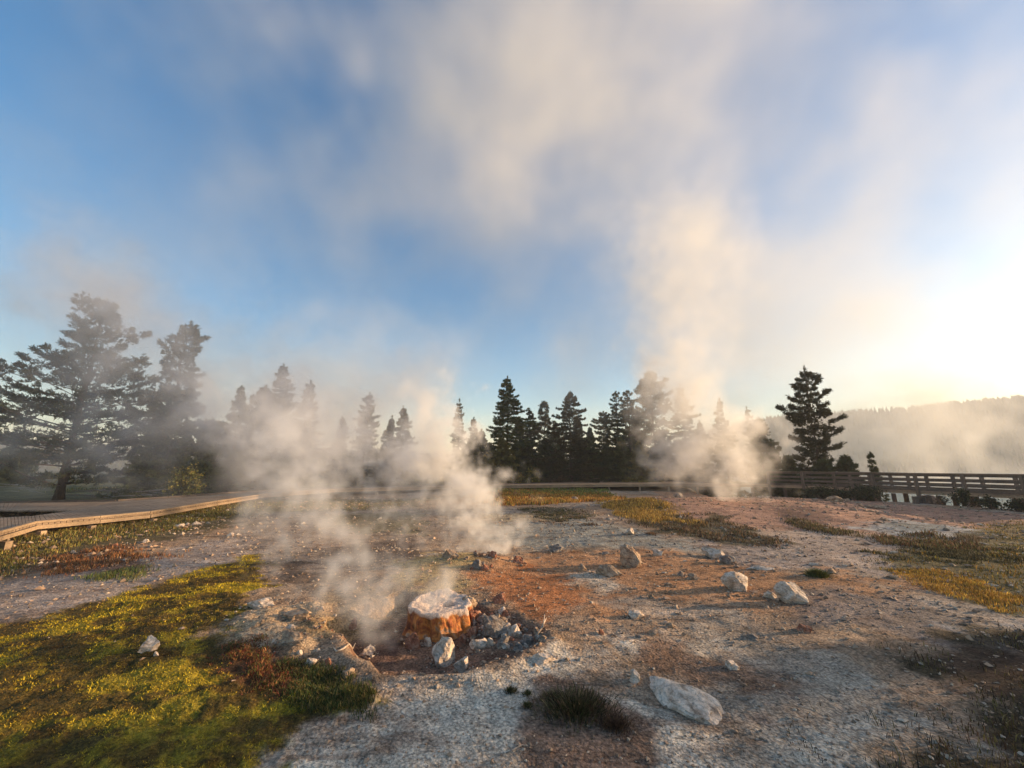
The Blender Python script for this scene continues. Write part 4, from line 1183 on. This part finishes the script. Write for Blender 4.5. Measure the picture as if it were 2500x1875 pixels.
def grass(P, N, hmin, hmax, cs, ps, label, seed, rough=.35, wid=.010, bend=.6, freq=1.2, z=0., nearbias=1.0, name='grass', clump=0.0):
    x, y = scatter(P, N, rough * 1.5, seed, freq=freq, z=z, nearbias=nearbias, soft=.3)
    r = np.random.default_rng(seed)
    if clump:
        k = r.random(len(x)) < sstep(-clump, clump, fbm(x, y, 2.2, 3, seed)); x, y = x[k], y[k]
    d = np.hypot(x, y)
    c = palette(r, len(x), cs, ps)
    blades(name, x, y, r.uniform(hmin * .6, hmax, len(x)) * (.75 + .35 * fbm(x, y, 1.3, 3, seed + 5)).clip(.25, 1.2), wid * (.5 + d / 14), c, label, seed=seed, bend=bend)
grass(GRASS_AREAS[0][0], 26000, .10, .32, [(.38, .17, .035), (.42, .29, .06), (.22, .07, .02), (.15, .17, .04)], [.4, .27, .2, .13], 'orange and rust coloured grass in front of the central walkway', 61, .5, .016)
grass([(1170, 1194), (1480, 1192), (1500, 1202), (1320, 1206), (1180, 1205)], 6000, .15, .35, [(.14, .18, .04), (.25, .24, .06)], [.6, .4], 'green fringe of grass right under the central walkway', 67, .5, .016)
grass(GRASS_AREAS[1][0], 8000, .06, .20, [(.45, .28, .06), (.36, .20, .05), (.2, .14, .05)], [.5, .3, .2], 'golden grass patch left of the pink terrace', 62, .4, .013)
grass(GRASS_AREAS[2][0], 4500, .03, .10, [(.09, .09, .035), (.14, .10, .05), (.06, .04, .025)], [.4, .3, .3], 'dark low plant strip in front of the orange grass', 63, .4, .016, clump=.6)
grass([(1300, 1275), (1380, 1270), (1490, 1290), (1460, 1300), (1340, 1292)], 2500, .03, .08, [(.10, .05, .03), (.08, .06, .03)], [.5, .5], 'brown creeping plants on the grey green wash', 68, .5, .016, clump=.5)
grass(GRASS_AREAS[3][0], 9000, .04, .15, [(.09, .08, .035), (.15, .08, .045), (.22, .14, .07), (.06, .045, .03)], [.3, .3, .15, .25], 'olive brown grass strip crossing the middle ground', 64, .5, .011, clump=.7)
grass([(1925, 1268), (2010, 1290), (2080, 1298), (2095, 1312), (2020, 1310), (1940, 1292)], 3000, .05, .20, [(.13, .11, .04), (.17, .10, .06), (.07, .06, .03)], [.4, .3, .3], 'small dark grass strip at the foot of the pink mound', 69, .2, .010)
grass([(2140, 1312), (2260, 1300), (2370, 1322), (2400, 1342), (2300, 1340), (2180, 1330)], 4200, .05, .20, [(.13, .11, .04), (.20, .10, .06), (.07, .06, .03)], [.4, .3, .3], 'dark grass strip with pinkish tips before the grey wash', 70, .2, .010)
grass([(2330, 1312), (2390, 1302), (2400, 1318), (2350, 1328)], 900, .10, .26, [(.16, .11, .07), (.09, .07, .04)], [.5, .5], 'thin dry tuft patch on the grey wash', 71, .15, .008)
grass(GRASS_AREAS[4][0], 27000, .03, .10, [(.14, .13, .032), (.26, .17, .035), (.32, .17, .03), (.08, .06, .025)], [.3, .22, .18, .3], 'yellow green and orange grass sweeping over the right edge', 65, .4, .009, clump=.9)
grass([(2190, 1405), (2300, 1400), (2450, 1440), (2500, 1480), (2400, 1470), (2260, 1430)], 6500, .03, .09, [(.36, .19, .04), (.45, .30, .06)], [.6, .4], 'low orange grass tongue at the front of the right meadow', 72, .3, .008)
grass([(2120, 1880), (2220, 1800), (2300, 1690), (2330, 1570), (2520, 1550), (2900, 1600), (2900, 2300), (2080, 2300)], 30000, .03, .13, [(.10, .06, .035), (.13, .11, .035), (.22, .17, .08), (.05, .035, .02)], [.35, .3, .1, .25], 'dark brown and olive grass in the shaded bottom right corner', 73, .35, .0075, clump=.9)
grass([(-400, 1400), (0, 1330), (100, 1300), (400, 1256), (640, 1213), (640, 1235), (540, 1270), (380, 1300), (200, 1325), (60, 1380), (-400, 1470)], 30000, .04, .16, [(.17, .16, .04), (.26, .20, .05), (.20, .10, .035), (.07, .065, .025)], [.35, .25, .2, .2], 'mixed green and gold grass below the left walkway', 74, .35, .010)
grass([(100, 1350), (280, 1330), (400, 1345), (300, 1385), (120, 1400)], 6500, .04, .14, [(.26, .10, .04), (.32, .17, .07), (.10, .06, .03)], [.45, .3, .25], 'red brown low plants on the gravel left of the moss', 75, .4, .009, clump=.7)
grass([(250, 1395), (330, 1385), (320, 1405), (240, 1402)], 900, .04, .12, [(.12, .15, .04), (.2, .17, .05)], [.6, .4], 'green grass wisps on the left gravel', 76, .15, .008)
grass([(-900, 1222), (700, 1190), (1150, 1176), (1150, 1171), (-900, 1180)], 26000, .15, .5, [(.15, .17, .05), (.26, .22, .08), (.10, .10, .04)], [.4, .3, .3], 'meadow grass behind the left walkway', 77, 1.0, .014, nearbias=.5)
grass([(620, 1235), (760, 1218), (1050, 1216), (1000, 1240), (800, 1255)], 9000, .04, .14, [(.15, .14, .04), (.2, .12, .05)], [.6, .4], 'sparse olive grass behind the near steam', 78, .5, .012, clump=.8)
grass([(2180, 1336), (2500, 1336), (2500, 1370), (2280, 1375), (2180, 1362)], 9000, .03, .10, [(.07, .06, .03), (.11, .09, .04)], [.6, .4], 'dark olive ground cover along the far side of the right meadow', 79, .4, .011, clump=.7)

# single tufts one can point at
def tuft(px, py, R_m, H_m, n, cols, label, seed, name='grass_tuft'):
    r = np.random.default_rng(seed)
    cx, cy = G(px, py)
    rr_ = np.abs(r.normal(0, .5, n)) * R_m; a = r.random(n) * 6.283
    x = cx + rr_ * np.cos(a); y = cy + rr_ * np.sin(a) * .8
    z = height(x, y) - .005
    hg = H_m * r.uniform(.45, 1.0, n) * np.exp(-(rr_ / R_m) ** 2 * .5)
    out = np.stack([np.cos(a), np.sin(a), np.zeros(n)], -1) * (.25 + rr_ / R_m * .8)[:, None] + r.normal(0, .25, (n, 3)) * np.array([1, 1, 0])
    f = r.random(n) * 6.283; wd = .0055 * np.exp(r.normal(0, .2, n))
    sd = np.stack([np.cos(f), np.sin(f), np.zeros(n)], -1) * wd[:, None] * .5
    p0 = np.stack([x, y, z], -1); up = np.array([0, 0, 1.])
    pts = [p0 + up * (hg * q)[:, None] * (1 - .25 * q) + out * (hg * q ** 1.8)[:, None] * .7 for q in (0, .35, .7, 1.0)]
    V = np.stack([pts[0] - sd, pts[0] + sd, pts[1] - sd, pts[1] + sd, pts[2] - sd * .7, pts[2] + sd * .7, pts[3]], 1)
    V -= np.array([cx, cy, h1(cx, cy)])
    i = np.arange(n)[:, None] * 7
    c = palette(r, n, cols, np.full(len(cols), 1 / len(cols)), .3)
    o = mesh_np(name, V.reshape(-1, 3), [np.concatenate([i + np.array([[0, 1, 3, 2]]), i + np.array([[2, 3, 5, 4]])]), i + np.array([[4, 5, 6]])], M_BLADE, col=np.repeat(c, 7, 0))
    o.location = (cx, cy, h1(cx, cy))
    return tag(o, label, 'grass tuft', 'single grass tufts')
gcol = [(.05, .06, .018), (.09, .09, .03), (.15, .11, .05), (.035, .035, .015)]
rcol = [(.13, .07, .045), (.10, .055, .035), (.18, .11, .06)]
tuft(1405, 1735, .36, .15, 3000, gcol + [(.20, .14, .07), (.13, .07, .045)], 'largest dark grass tuft on the brown patch in the foreground', 1)
tuft(1500, 1770, .17, .10, 900, rcol, 'reddish dry tuft leaning out on the right side of the largest tuft', 2)
tuft(1348, 1714, .12, .10, 600, rcol + gcol, 'scruffy tuft on the left side of the largest tuft', 3)
tuft(1247, 1690, .07, .07, 260, gcol, 'small dark tuft, upper left of three on the white gravel', 4)
tuft(1288, 1697, .05, .06, 180, gcol, 'small dark tuft, upper right of three on the white gravel', 5)
tuft(1287, 1728, .055, .06, 200, gcol, 'small dark tuft, lowest of three on the white gravel', 6)
tuft(285, 1392, .16, .10, 240, gcol, 'lone green tuft on the left gravel near the moss', 7)
tuft(1996, 1408, .24, .20, 1400, [(.06, .075, .02), (.10, .10, .03)], 'small dark green cushion bush on the orange soil', 8, 'bush')
tuft(1590, 1312, .25, .12, 400, rcol, 'reddish plant beside the pale stone in the middle ground', 9)

# shrubs
def shrub(c, R_, H_, n, cols, label, seed, leaf=.05, cat='shrub', group=None, name='shrub'):
    r = np.random.default_rng(seed)
    root = tag(empty(name, c), label, cat, group)
    mb = MB(); tips = []
    for k in range(16):
        a = r.random() * 6.28; e = r.uniform(.35, 1.0)
        tp = np.array([math.cos(a) * R_ * (1.2 - e), math.sin(a) * R_ * (1.2 - e) * .8, H_ * e])
        mid = tp * np.array([.45, .45, .55])
        mb.tube([(0, 0, -.1), tuple(mid), tuple(tp)], [.016, .010, .004], 4)
        tips.append((mid, tp))
    mb.build('stem', M_BARK, root)
    idx = r.integers(0, 16, n); q = r.uniform(.1, 1.1, n)[:, None]
    M_ = np.array([t[0] for t in tips])[idx]; T_ = np.array([t[1] for t in tips])[idx]
    Pp = M_ * (1 - q) + T_ * q + r.normal(0, 1, (n, 3)) * np.array([R_, R_, H_]) * .13
    d = r.normal(0, 1, (n, 3)); d /= np.linalg.norm(d, axis=1, keepdims=True)
    s = np.cross(d, r.normal(0, 1, (n, 3))); s /= np.linalg.norm(s, axis=1, keepdims=True)
    L = leaf * r.uniform(.6, 1.4, (n, 1))
    V = np.stack([Pp, Pp + d * L * .5 + s * L * .3, Pp + d * L, Pp + d * L * .5 - s * L * .3], 1).reshape(-1, 3)
    c_ = np.repeat(palette(r, n, cols, np.full(len(cols), 1 / len(cols))), 4, 0)
    mesh_np('foliage', V, [np.arange(n * 4).reshape(-1, 4)], M_BLADE, root, col=c_)
    return root
darkleaf = [(.03, .04, .018), (.05, .055, .022), (.025, .028, .015)]
for i, (px, py, Y, R__, H__, n, lb) in enumerate([
    (2010, 1215, 26.0, 1.7, .75, 2200, 'dark low shrub in the shade under the railing, left one of two'),
    (2110, 1222, 25.5, 1.7, .85, 2400, 'dark low shrub in the shade under the railing, right one of two'),
    (2355, 1235, 21.3, .65, .9, 900, 'dark leafy shrub at the foot of the middle trestle'),
    (2306, 1234, 22.5, .55, .55, 180, 'sparse twiggy shrub against the water left of the leafy one'),
    (2420, 1238, 20.5, .55, .6, 600, 'rounded leaf shrub between the last two trestles'),
    (2485, 1245, 19.5, .7, .5, 900, 'dark shrub under the railing at the right edge of the view')]):
    p = at(px, py, Y); z = max(h1(p.x, Y), -1.5)
    shrub((p.x, Y, z), R__, H__, n, darkleaf, lb, 400 + i, .10 if i != 3 else .07, group='shrubs under the lake end of the boardwalk')
aut = [(.16, .16, .03), (.22, .17, .03), (.09, .10, .025)]
for i, (px, Y, R__, H__, cs, lb) in enumerate([
    (1262, 47, 1.3, 1.3, [(.26, .15, .03), (.18, .15, .03)], 'rusty yellow bush under the big layered spruce'),
    (1300, 46.8, 1.1, 1.6, aut, 'bright green bush right of the rusty one behind the central walkway'),
    (1198, 48, 1.3, 2.6, aut, 'tall pale green bush at the left foot of the big layered spruce'),
    (1545, 46.5, 1.6, 1.0, [(.20, .14, .03), (.12, .12, .03)], 'low yellow brown bush at the right end of the clear trees'),
    (445, 27, 1.4, 1.9, aut, 'yellow green bush below the second tallest misted pine'),
    (1360, 48, 1.6, 1.4, [(.07, .055, .03)], 'brown dead looking bush under the broad cone shaped spruce')]):
    p = at(px, 1180, Y); shrub((p.x, Y, h1(p.x, Y)), R__, H__, 2200, cs, lb, 430 + i, .16, group='bushes at the edge of the trees', name='bush')
print('plants', time.time() - T0)

# ---------------------------------------------------------------- steam
def steam_volume(name, lo, hi, D, aniso, tint, label):
    """fills a box with the density grid D; the grid is carried as one value per vertex and turned into a volume by geometry nodes"""
    nx, ny, nz = D.shape
    me = bpy.data.meshes.new(name); me.vertices.add(D.size)
    c = np.zeros((D.size, 3), np.float32); c[:] = lo; c[-1] = hi
    me.vertices.foreach_set('co', c.ravel())
    a = me.attributes.new('dens', 'FLOAT', 'POINT'); a.data.foreach_set('value', np.ascontiguousarray(D.transpose(2, 1, 0), np.float32).ravel())
    o = bpy.data.objects.new(name, me); COL.objects.link(o)
    m = bpy.data.materials.new(name); m.use_nodes = True
    n = m.node_tree.nodes; n.clear()
    out = n.new('ShaderNodeOutputMaterial'); p = n.new('ShaderNodeVolumePrincipled')
    p.inputs['Color'].default_value = (*tint, 1); p.inputs['Density'].default_value = 1; p.inputs['Anisotropy'].default_value = aniso
    m.node_tree.links.new(p.outputs[0], out.inputs['Volume']); me.materials.append(m)
    g = bpy.data.node_groups.new(name, 'GeometryNodeTree')
    g.interface.new_socket('Geometry', in_out='INPUT', socket_type='NodeSocketGeometry'); g.interface.new_socket('Geometry', in_out='OUTPUT', socket_type='NodeSocketGeometry')
    N, L = g.nodes, g.links
    gi, go = N.new('NodeGroupInput'), N.new('NodeGroupOutput')
    mr = N.new('ShaderNodeMapRange'); mr.data_type = 'FLOAT_VECTOR'; mr.clamp = False
    L.new(N.new('GeometryNodeInputPosition').outputs[0], mr.inputs['Vector'])
    mr.inputs[7].default_value, mr.inputs[8].default_value = lo, hi
    mr.inputs[9].default_value, mr.inputs[10].default_value = (0.5, .5, .5), (nx - .5, ny - .5, nz - .5)
    fl = N.new('ShaderNodeVectorMath'); fl.operation = 'FLOOR'; L.new(mr.outputs[1], fl.inputs[0])
    dt = N.new('ShaderNodeVectorMath'); dt.operation = 'DOT_PRODUCT'; dt.inputs[1].default_value = (1, nx, nx * ny); L.new(fl.outputs[0], dt.inputs[0])
    si = N.new('GeometryNodeSampleIndex'); si.data_type = 'FLOAT'; si.domain = 'POINT'; si.clamp = True
    na = N.new('GeometryNodeInputNamedAttribute'); na.data_type = 'FLOAT'; na.inputs[0].default_value = 'dens'
    L.new(gi.outputs[0], si.inputs['Geometry']); L.new(na.outputs[0], si.inputs['Value']); L.new(dt.outputs['Value'], si.inputs['Index'])
    vc = N.new('GeometryNodeVolumeCube')
    vc.inputs['Min'].default_value, vc.inputs['Max'].default_value = lo, hi
    for k, v in zip('XYZ', (nx, ny, nz)): vc.inputs['Resolution ' + k].default_value = v
    L.new(si.outputs[0], vc.inputs['Density'])
    sm = N.new('GeometryNodeSetMaterial'); sm.inputs['Material'].default_value = m
    L.new(vc.outputs[0], sm.inputs[0]); L.new(sm.outputs[0], go.inputs[0])
    o.modifiers.new('volume', 'NODES').node_group = g
    return tag(o, label, 'steam', None, 'stuff')

def fnoise(shape, beta, seed, hp=0.0, stretch=(1, 1, 1)):
    r = np.random.default_rng(seed)
    f = np.fft.rfftn(r.standard_normal(shape).astype(np.float32))
    k = [np.fft.fftfreq(shape[0]) * stretch[0], np.fft.fftfreq(shape[1]) * stretch[1], np.fft.rfftfreq(shape[2]) * stretch[2]]
    K = np.sqrt(sum(a ** 2 for a in np.meshgrid(*k, indexing='ij'))) * max(shape)
    K[0, 0, 0] = 1
    f *= K ** (-beta / 2); f[K <= hp] = 0; f[0, 0, 0] = 0
    x = np.fft.irfftn(f, s=shape, axes=(0, 1, 2))
    return (x / x.std()).astype(np.float32)

def puffs(path, n_between=5):
    """path of (px, py, distance, radius m, weight) -> list of balls"""
    out = []
    for i in range(len(path) - 1):
        a, b = path[i], path[i + 1]
        pa, pb = at(*a[:3]), at(*b[:3])
        for k in range(n_between):
            t = k / n_between
            out.append((*pa.lerp(pb, t), a[3] * (1 - t) + b[3] * t, a[4] * (1 - t) + b[4] * t))
    a = path[-1]
    out.append((*at(*a[:3]), a[3], a[4]))
    return out

def fill(lo, hi, res, balls, seed, warp, wscale_beta=4.4, comb='max', sharp=1.0, contrast=.55, floor=.12, beta=3.6, hp=1.5, rs=1.0):
    balls = [(*b[:3], b[3] * rs, b[4]) for b in balls]
    sh = tuple(int(round((h - l) / res)) + 1 for l, h in zip(lo, hi))
    hi = tuple(l + (n - 1) * res for l, n in zip(lo, sh))
    ax = [np.linspace(l, h, n).astype(np.float32) for l, h, n in zip(lo, hi, sh)]
    X, Y, Z = np.meshgrid(*ax, indexing='ij')
    w1, w2, w3 = (fnoise(sh, wscale_beta, seed + i, hp) for i in range(3))
    nz = fnoise(sh, beta, seed + 9, hp)
    S = np.zeros(sh, np.float32)
    for (bx, by, bz, br, bw) in balls:
        m = br * 2.8 + warp * 2
        i0 = [max(0, int((c - m - l) / res)) for c, l in zip((bx, by, bz), lo)]
        i1 = [min(n, int((c + m - l) / res) + 2) for c, l, n in zip((bx, by, bz), lo, sh)]
        if any(a >= b for a, b in zip(i0, i1)): continue
        s = tuple(slice(a, b) for a, b in zip(i0, i1))
        wk = warp * min(1.0, br / warp * .9) if warp > 0 else 0
        d2 = ((X[s] + w1[s] * wk - bx) ** 2 + (Y[s] + w2[s] * wk - by) ** 2 + (Z[s] + w3[s] * wk - bz) ** 2) / br ** 2
        g = np.exp(-d2) * bw
        S[s] = np.maximum(S[s], g) if comb == 'max' else S[s] + g
    D = S * np.clip(1 + contrast * nz, 0, 3)
    D = np.clip(D - floor, 0, None) ** sharp
    # fade to nothing at the box's faces
    for k in range(3):
        e = np.minimum(np.arange(sh[k]), np.arange(sh[k])[::-1]) / 5.0
        shp = [1, 1, 1]; shp[k] = -1
        D *= np.clip(e, 0, 1).reshape(shp)
    return lo, hi, D

# near steam: cone plume and the rear vent's plume
A = []
A += puffs([(950, 1560, 5.45, .10, 2.2), (915, 1530, 5.5, .15, 2.2), (885, 1480, 5.6, .20, 1.5), (840, 1430, 5.8, .24, 1.2), (810, 1370, 6.0, .27, 1.0), (780, 1300, 6.4, .34, .8), (760, 1220, 6.8, .42, .75),
            (740, 1140, 7.3, .50, .7), (700, 1070, 8.0, .55, .5), (640, 1020, 9.0, .65, .32), (560, 980, 10.0, .8, .24), (470, 960, 11.5, .9, .2)])
A += puffs([(1090, 1485, 5.45, .06, 1.3), (1060, 1460, 5.5, .11, 1.1), (1020, 1430, 5.6, .16, .8), (960, 1400, 5.8, .22, .7), (900, 1370, 6.0, .26, .55), (850, 1330, 6.2, .30, .5)])
A += puffs([(940, 1400, 5.9, .20, .75), (900, 1440, 5.8, .20, .75), (870, 1500, 5.6, .18, .75)])
A += puffs([(1185, 1362, 10.1, .22, 1.6), (1195, 1325, 10.1, .40, 1.6), (1185, 1280, 10.2, .48, 1.4), (1160, 1225, 10.4, .55, 1.3), (1110, 1180, 10.6, .62, 1.2), (1075, 1130, 10.9, .70, 1.3), (1090, 1090, 11, .62, 1.2),
            (1050, 1040, 11.3, .72, .9), (1070, 990, 11.6, .55, .55), (1040, 950, 12, .6, .28)])
A += puffs([(1060, 1160, 10.6, .55, .8), (980, 1110, 11, .65, .62), (890, 1100, 11.5, .65, .5), (800, 1085, 12, .65, .42), (720, 1070, 12.5, .8, .42), (640, 1050, 13, .9, .3)])
A += puffs([(1100, 1310, 10.2, .45, .36), (1020, 1260, 10.5, .55, .32), (900, 1200, 11, .7, .30), (780, 1180, 11.5, .8, .31), (680, 1180, 12, .8, .29)])
lo, hi, D = fill((-13.5, 4.6, -.3), (.9, 14.6, 8.4), 0.068, A, 100, .36, floor=.19, contrast=.65, hp=8, beta=3.0, rs=1.25)
steam_volume('steam', lo, hi, D * 1.45, .25, (1, .985, .97), 'near steam drifting left from the cone and the rear vent')
print('steam A', D.shape, time.time() - T0)
# right plume
C = []
C += puffs([(1812, 1234, 20.9, .35, 1.3), (1800, 1205, 21, .55, 1.3), (1788, 1160, 21, .75, 1.2), (1800, 1110, 21, .95, 1.2), (1770, 1070, 21.2, 1.1, 1.2), (1720, 1060, 21.5, 1.1, 1.0), (1690, 1010, 21.8, 1.2, .9),
            (1650, 960, 22, 1.5, .8), (1650, 890, 22, 2.0, .42), (1660, 810, 22, 2.5, .28), (1670, 720, 22, 3.0, .22), (1660, 620, 22, 3.3, .19), (1620, 520, 22, 3.4, .16)])
C += puffs([(1740, 1130, 21, .9, .9), (1690, 1130, 21, 1.0, .9), (1650, 1080, 21.5, 1.1, .8), (1640, 1020, 22, 1.2, .7)])
C += puffs([(1700, 1170, 21, .6, .5), (1640, 1150, 21, .8, .6), (1620, 1060, 21, .8, .6)])
lo, hi, D = fill((2, 16, .2), (19.5, 28, 19), .17, C, 200, .62, floor=.08, contrast=.36, hp=7, beta=3.4, rs=1.3)
steam_volume('steam', lo, hi, D * .72, .15, (1, .98, .95), 'bright steam column rising from the vent on the pink terrace')
print('steam C', D.shape, time.time() - T0)
# lake steam and left fog
E_ = []
for (px, py, Y, r_, w_) in [(1960, 1100, 40, 3.5, .5), (2050, 1080, 42, 5, .8), (2150, 1060, 42, 5.5, 1.0), (2260, 1040, 42, 6, 1.0), (2340, 1000, 42, 5, .9), (2380, 1060, 42, 5, 1.0), (2200, 1120, 42, 4, 1.0), (2320, 1120, 42, 4.5, 1.0),
                            (2420, 1130, 42, 3, .9), (2060, 1130, 40, 3, .8), (2120, 1000, 44, 4, .5), (2270, 975, 44, 4.5, .55), (2010, 1010, 46, 4, .35), (2350, 960, 46, 3.5, .4), (1900, 1060, 46, 3.5, .3)]:
    E_.append((*at(px, py, Y), r_, w_))
lo, hi, D = fill((22, 31, -1.4), (66, 52, 15), .42, E_, 300, 1.3, floor=.12, contrast=.55, hp=5, beta=3.4)
steam_volume('steam', lo, hi, D * .10, .1, (1, .97, .92), 'wide bank of sunlit steam over the lake beyond the railing')
L_ = []
for (px, py, Y, r_, w_) in [(180, 760, 20, 2.4, .75), (260, 780, 21, 2.6, 1.0), (320, 860, 20, 2.0, .7), (230, 880, 20, 2.0, .45), (290, 1060, 19, 1.3, .9), (260, 980, 19, 1.4, .5), (470, 960, 20, 1.9, .9), (520, 1010, 19, 2.0, .9),
                            (450, 880, 22, 1.8, .6), (620, 1000, 18, 1.6, .7), (690, 1000, 20, 1.6, .6), (700, 1040, 17, 2.0, .9), (420, 1100, 19, 1.8, .5), (560, 1120, 18, 1.8, .6), (880, 1040, 24, 2.4, .8), (960, 1020, 24, 2.6, .9),
                            (800, 1060, 22, 2.4, .8), (140, 1100, 21, 2.0, .35), (100, 900, 21, 2.2, .35), (620, 880, 26, 3.5, .35), (520, 840, 26, 3.0, .35), (820, 940, 26, 4, .3), (980, 960, 26, 3.2, .4), (160, 640, 22, 3.0, .45)]:
    L_.append((*at(px, py, Y), r_, w_))
lo, hi, D = fill((-30, 14, 0), (1, 29, 19), .30, L_, 400, 1.0, floor=.09, contrast=.5, hp=5, beta=3.4, rs=1.15)
steam_volume('steam', lo, hi, D * .28, .3, (1, .97, .96), 'drifting steam veiling the tall pines behind the left walkway')
print('steam L', D.shape, time.time() - T0)
# high thin veil
H_ = []
for (px, py, Y, r_, w_) in [(120, 480, 34, 9, .36), (260, 640, 34, 8, .45), (420, 700, 34, 7, .45), (60, 760, 34, 8, .5), (580, 840, 38, 7, .4), (850, 890, 40, 6, .36), (100, 950, 40, 7, .5), (700, 950, 42, 7, .5), (950, 930, 44, 7, .4), (420, 950, 40, 7, .5),
                            (850, 60, 34, 8, .30), (820, 300, 36, 7, .2), (1000, 180, 34, 9, .42), (1000, 420, 36, 8, .34), (1180, 540, 38, 6, .28), (1250, 80, 34, 10, .50), (1250, 300, 36, 9, .52), (1350, 480, 38, 8, .52), (1420, 350, 36, 8, .55), (1520, 560, 39, 8, .55), (1450, 150, 34, 10, .48),
                            (1620, 680, 40, 9, .6), (1600, 460, 39, 8, .55), (1700, 780, 42, 8, .6), (1600, 860, 44, 6, .5), (1640, 250, 36, 9, .45), (1750, 100, 34, 10, .42), (1850, 60, 34, 9, .36), (1780, 480, 39, 9, .48), (1900, 620, 42, 10, .5), (1850, 800, 44, 9, .5),
                            (2050, 700, 44, 10, .45), (2250, 760, 46, 11, .40), (2150, 560, 44, 9, .32), (2400, 640, 44, 9, .30), (2100, 880, 46, 9, .40), (2350, 900, 46, 9, .35), (1950, 300, 36, 8, .28), (2100, 150, 34, 8, .2),
                            (350, 200, 34, 9, .15), (1550, 1050, 57, 8, .6), (950, 1060, 57, 8, .5), (750, 1060, 57, 8, .6), (500, 1060, 55, 8, .7), (250, 1050, 52, 8, .7), (50, 1050, 48, 7, .6)]:
    H_.append((*at(px, py, Y), r_ * 1.15, w_ * 1.12))
lo, hi, D = fill((-62, 20, 3), (80, 66, 66), 1.15, H_, 500, 5.0, floor=.05, contrast=.24, beta=3.6, comb='max', hp=3)
steam_volume('steam', lo, hi, D * .085, .10, (1, .975, .92), 'high thin veil of steam drifting across the sky')
print('steam H', D.shape, time.time() - T0)

# ---------------------------------------------------------------- the morning air
mh = bpy.data.materials.new('haze'); mh.use_nodes = True
n = mh.node_tree.nodes; n.clear()
out = n.new('ShaderNodeOutputMaterial'); p = n.new('ShaderNodeVolumePrincipled')
p.inputs['Color'].default_value = (.97, .97, .96, 1); p.inputs['Density'].default_value = .0007; p.inputs['Anisotropy'].default_value = 0
mh.node_tree.links.new(p.outputs[0], out.inputs['Volume'])
bm = bmesh.new(); bmesh.ops.create_cube(bm, size=1)
bmesh.ops.scale(bm, vec=(3400, 3400, 116), verts=bm.verts); bmesh.ops.translate(bm, vec=(0, 0, 44), verts=bm.verts)
bmesh.ops.recalc_face_normals(bm, faces=bm.faces)
hm = bpy.data.meshes.new('haze'); bm.to_mesh(hm); bm.free(); hm.materials.append(mh)
ho = bpy.data.objects.new('haze', hm); COL.objects.link(ho)
tag(ho, 'thin pale morning haze that fades the far hills', 'haze', None, 'stuff')
print('done', time.time() - T0)
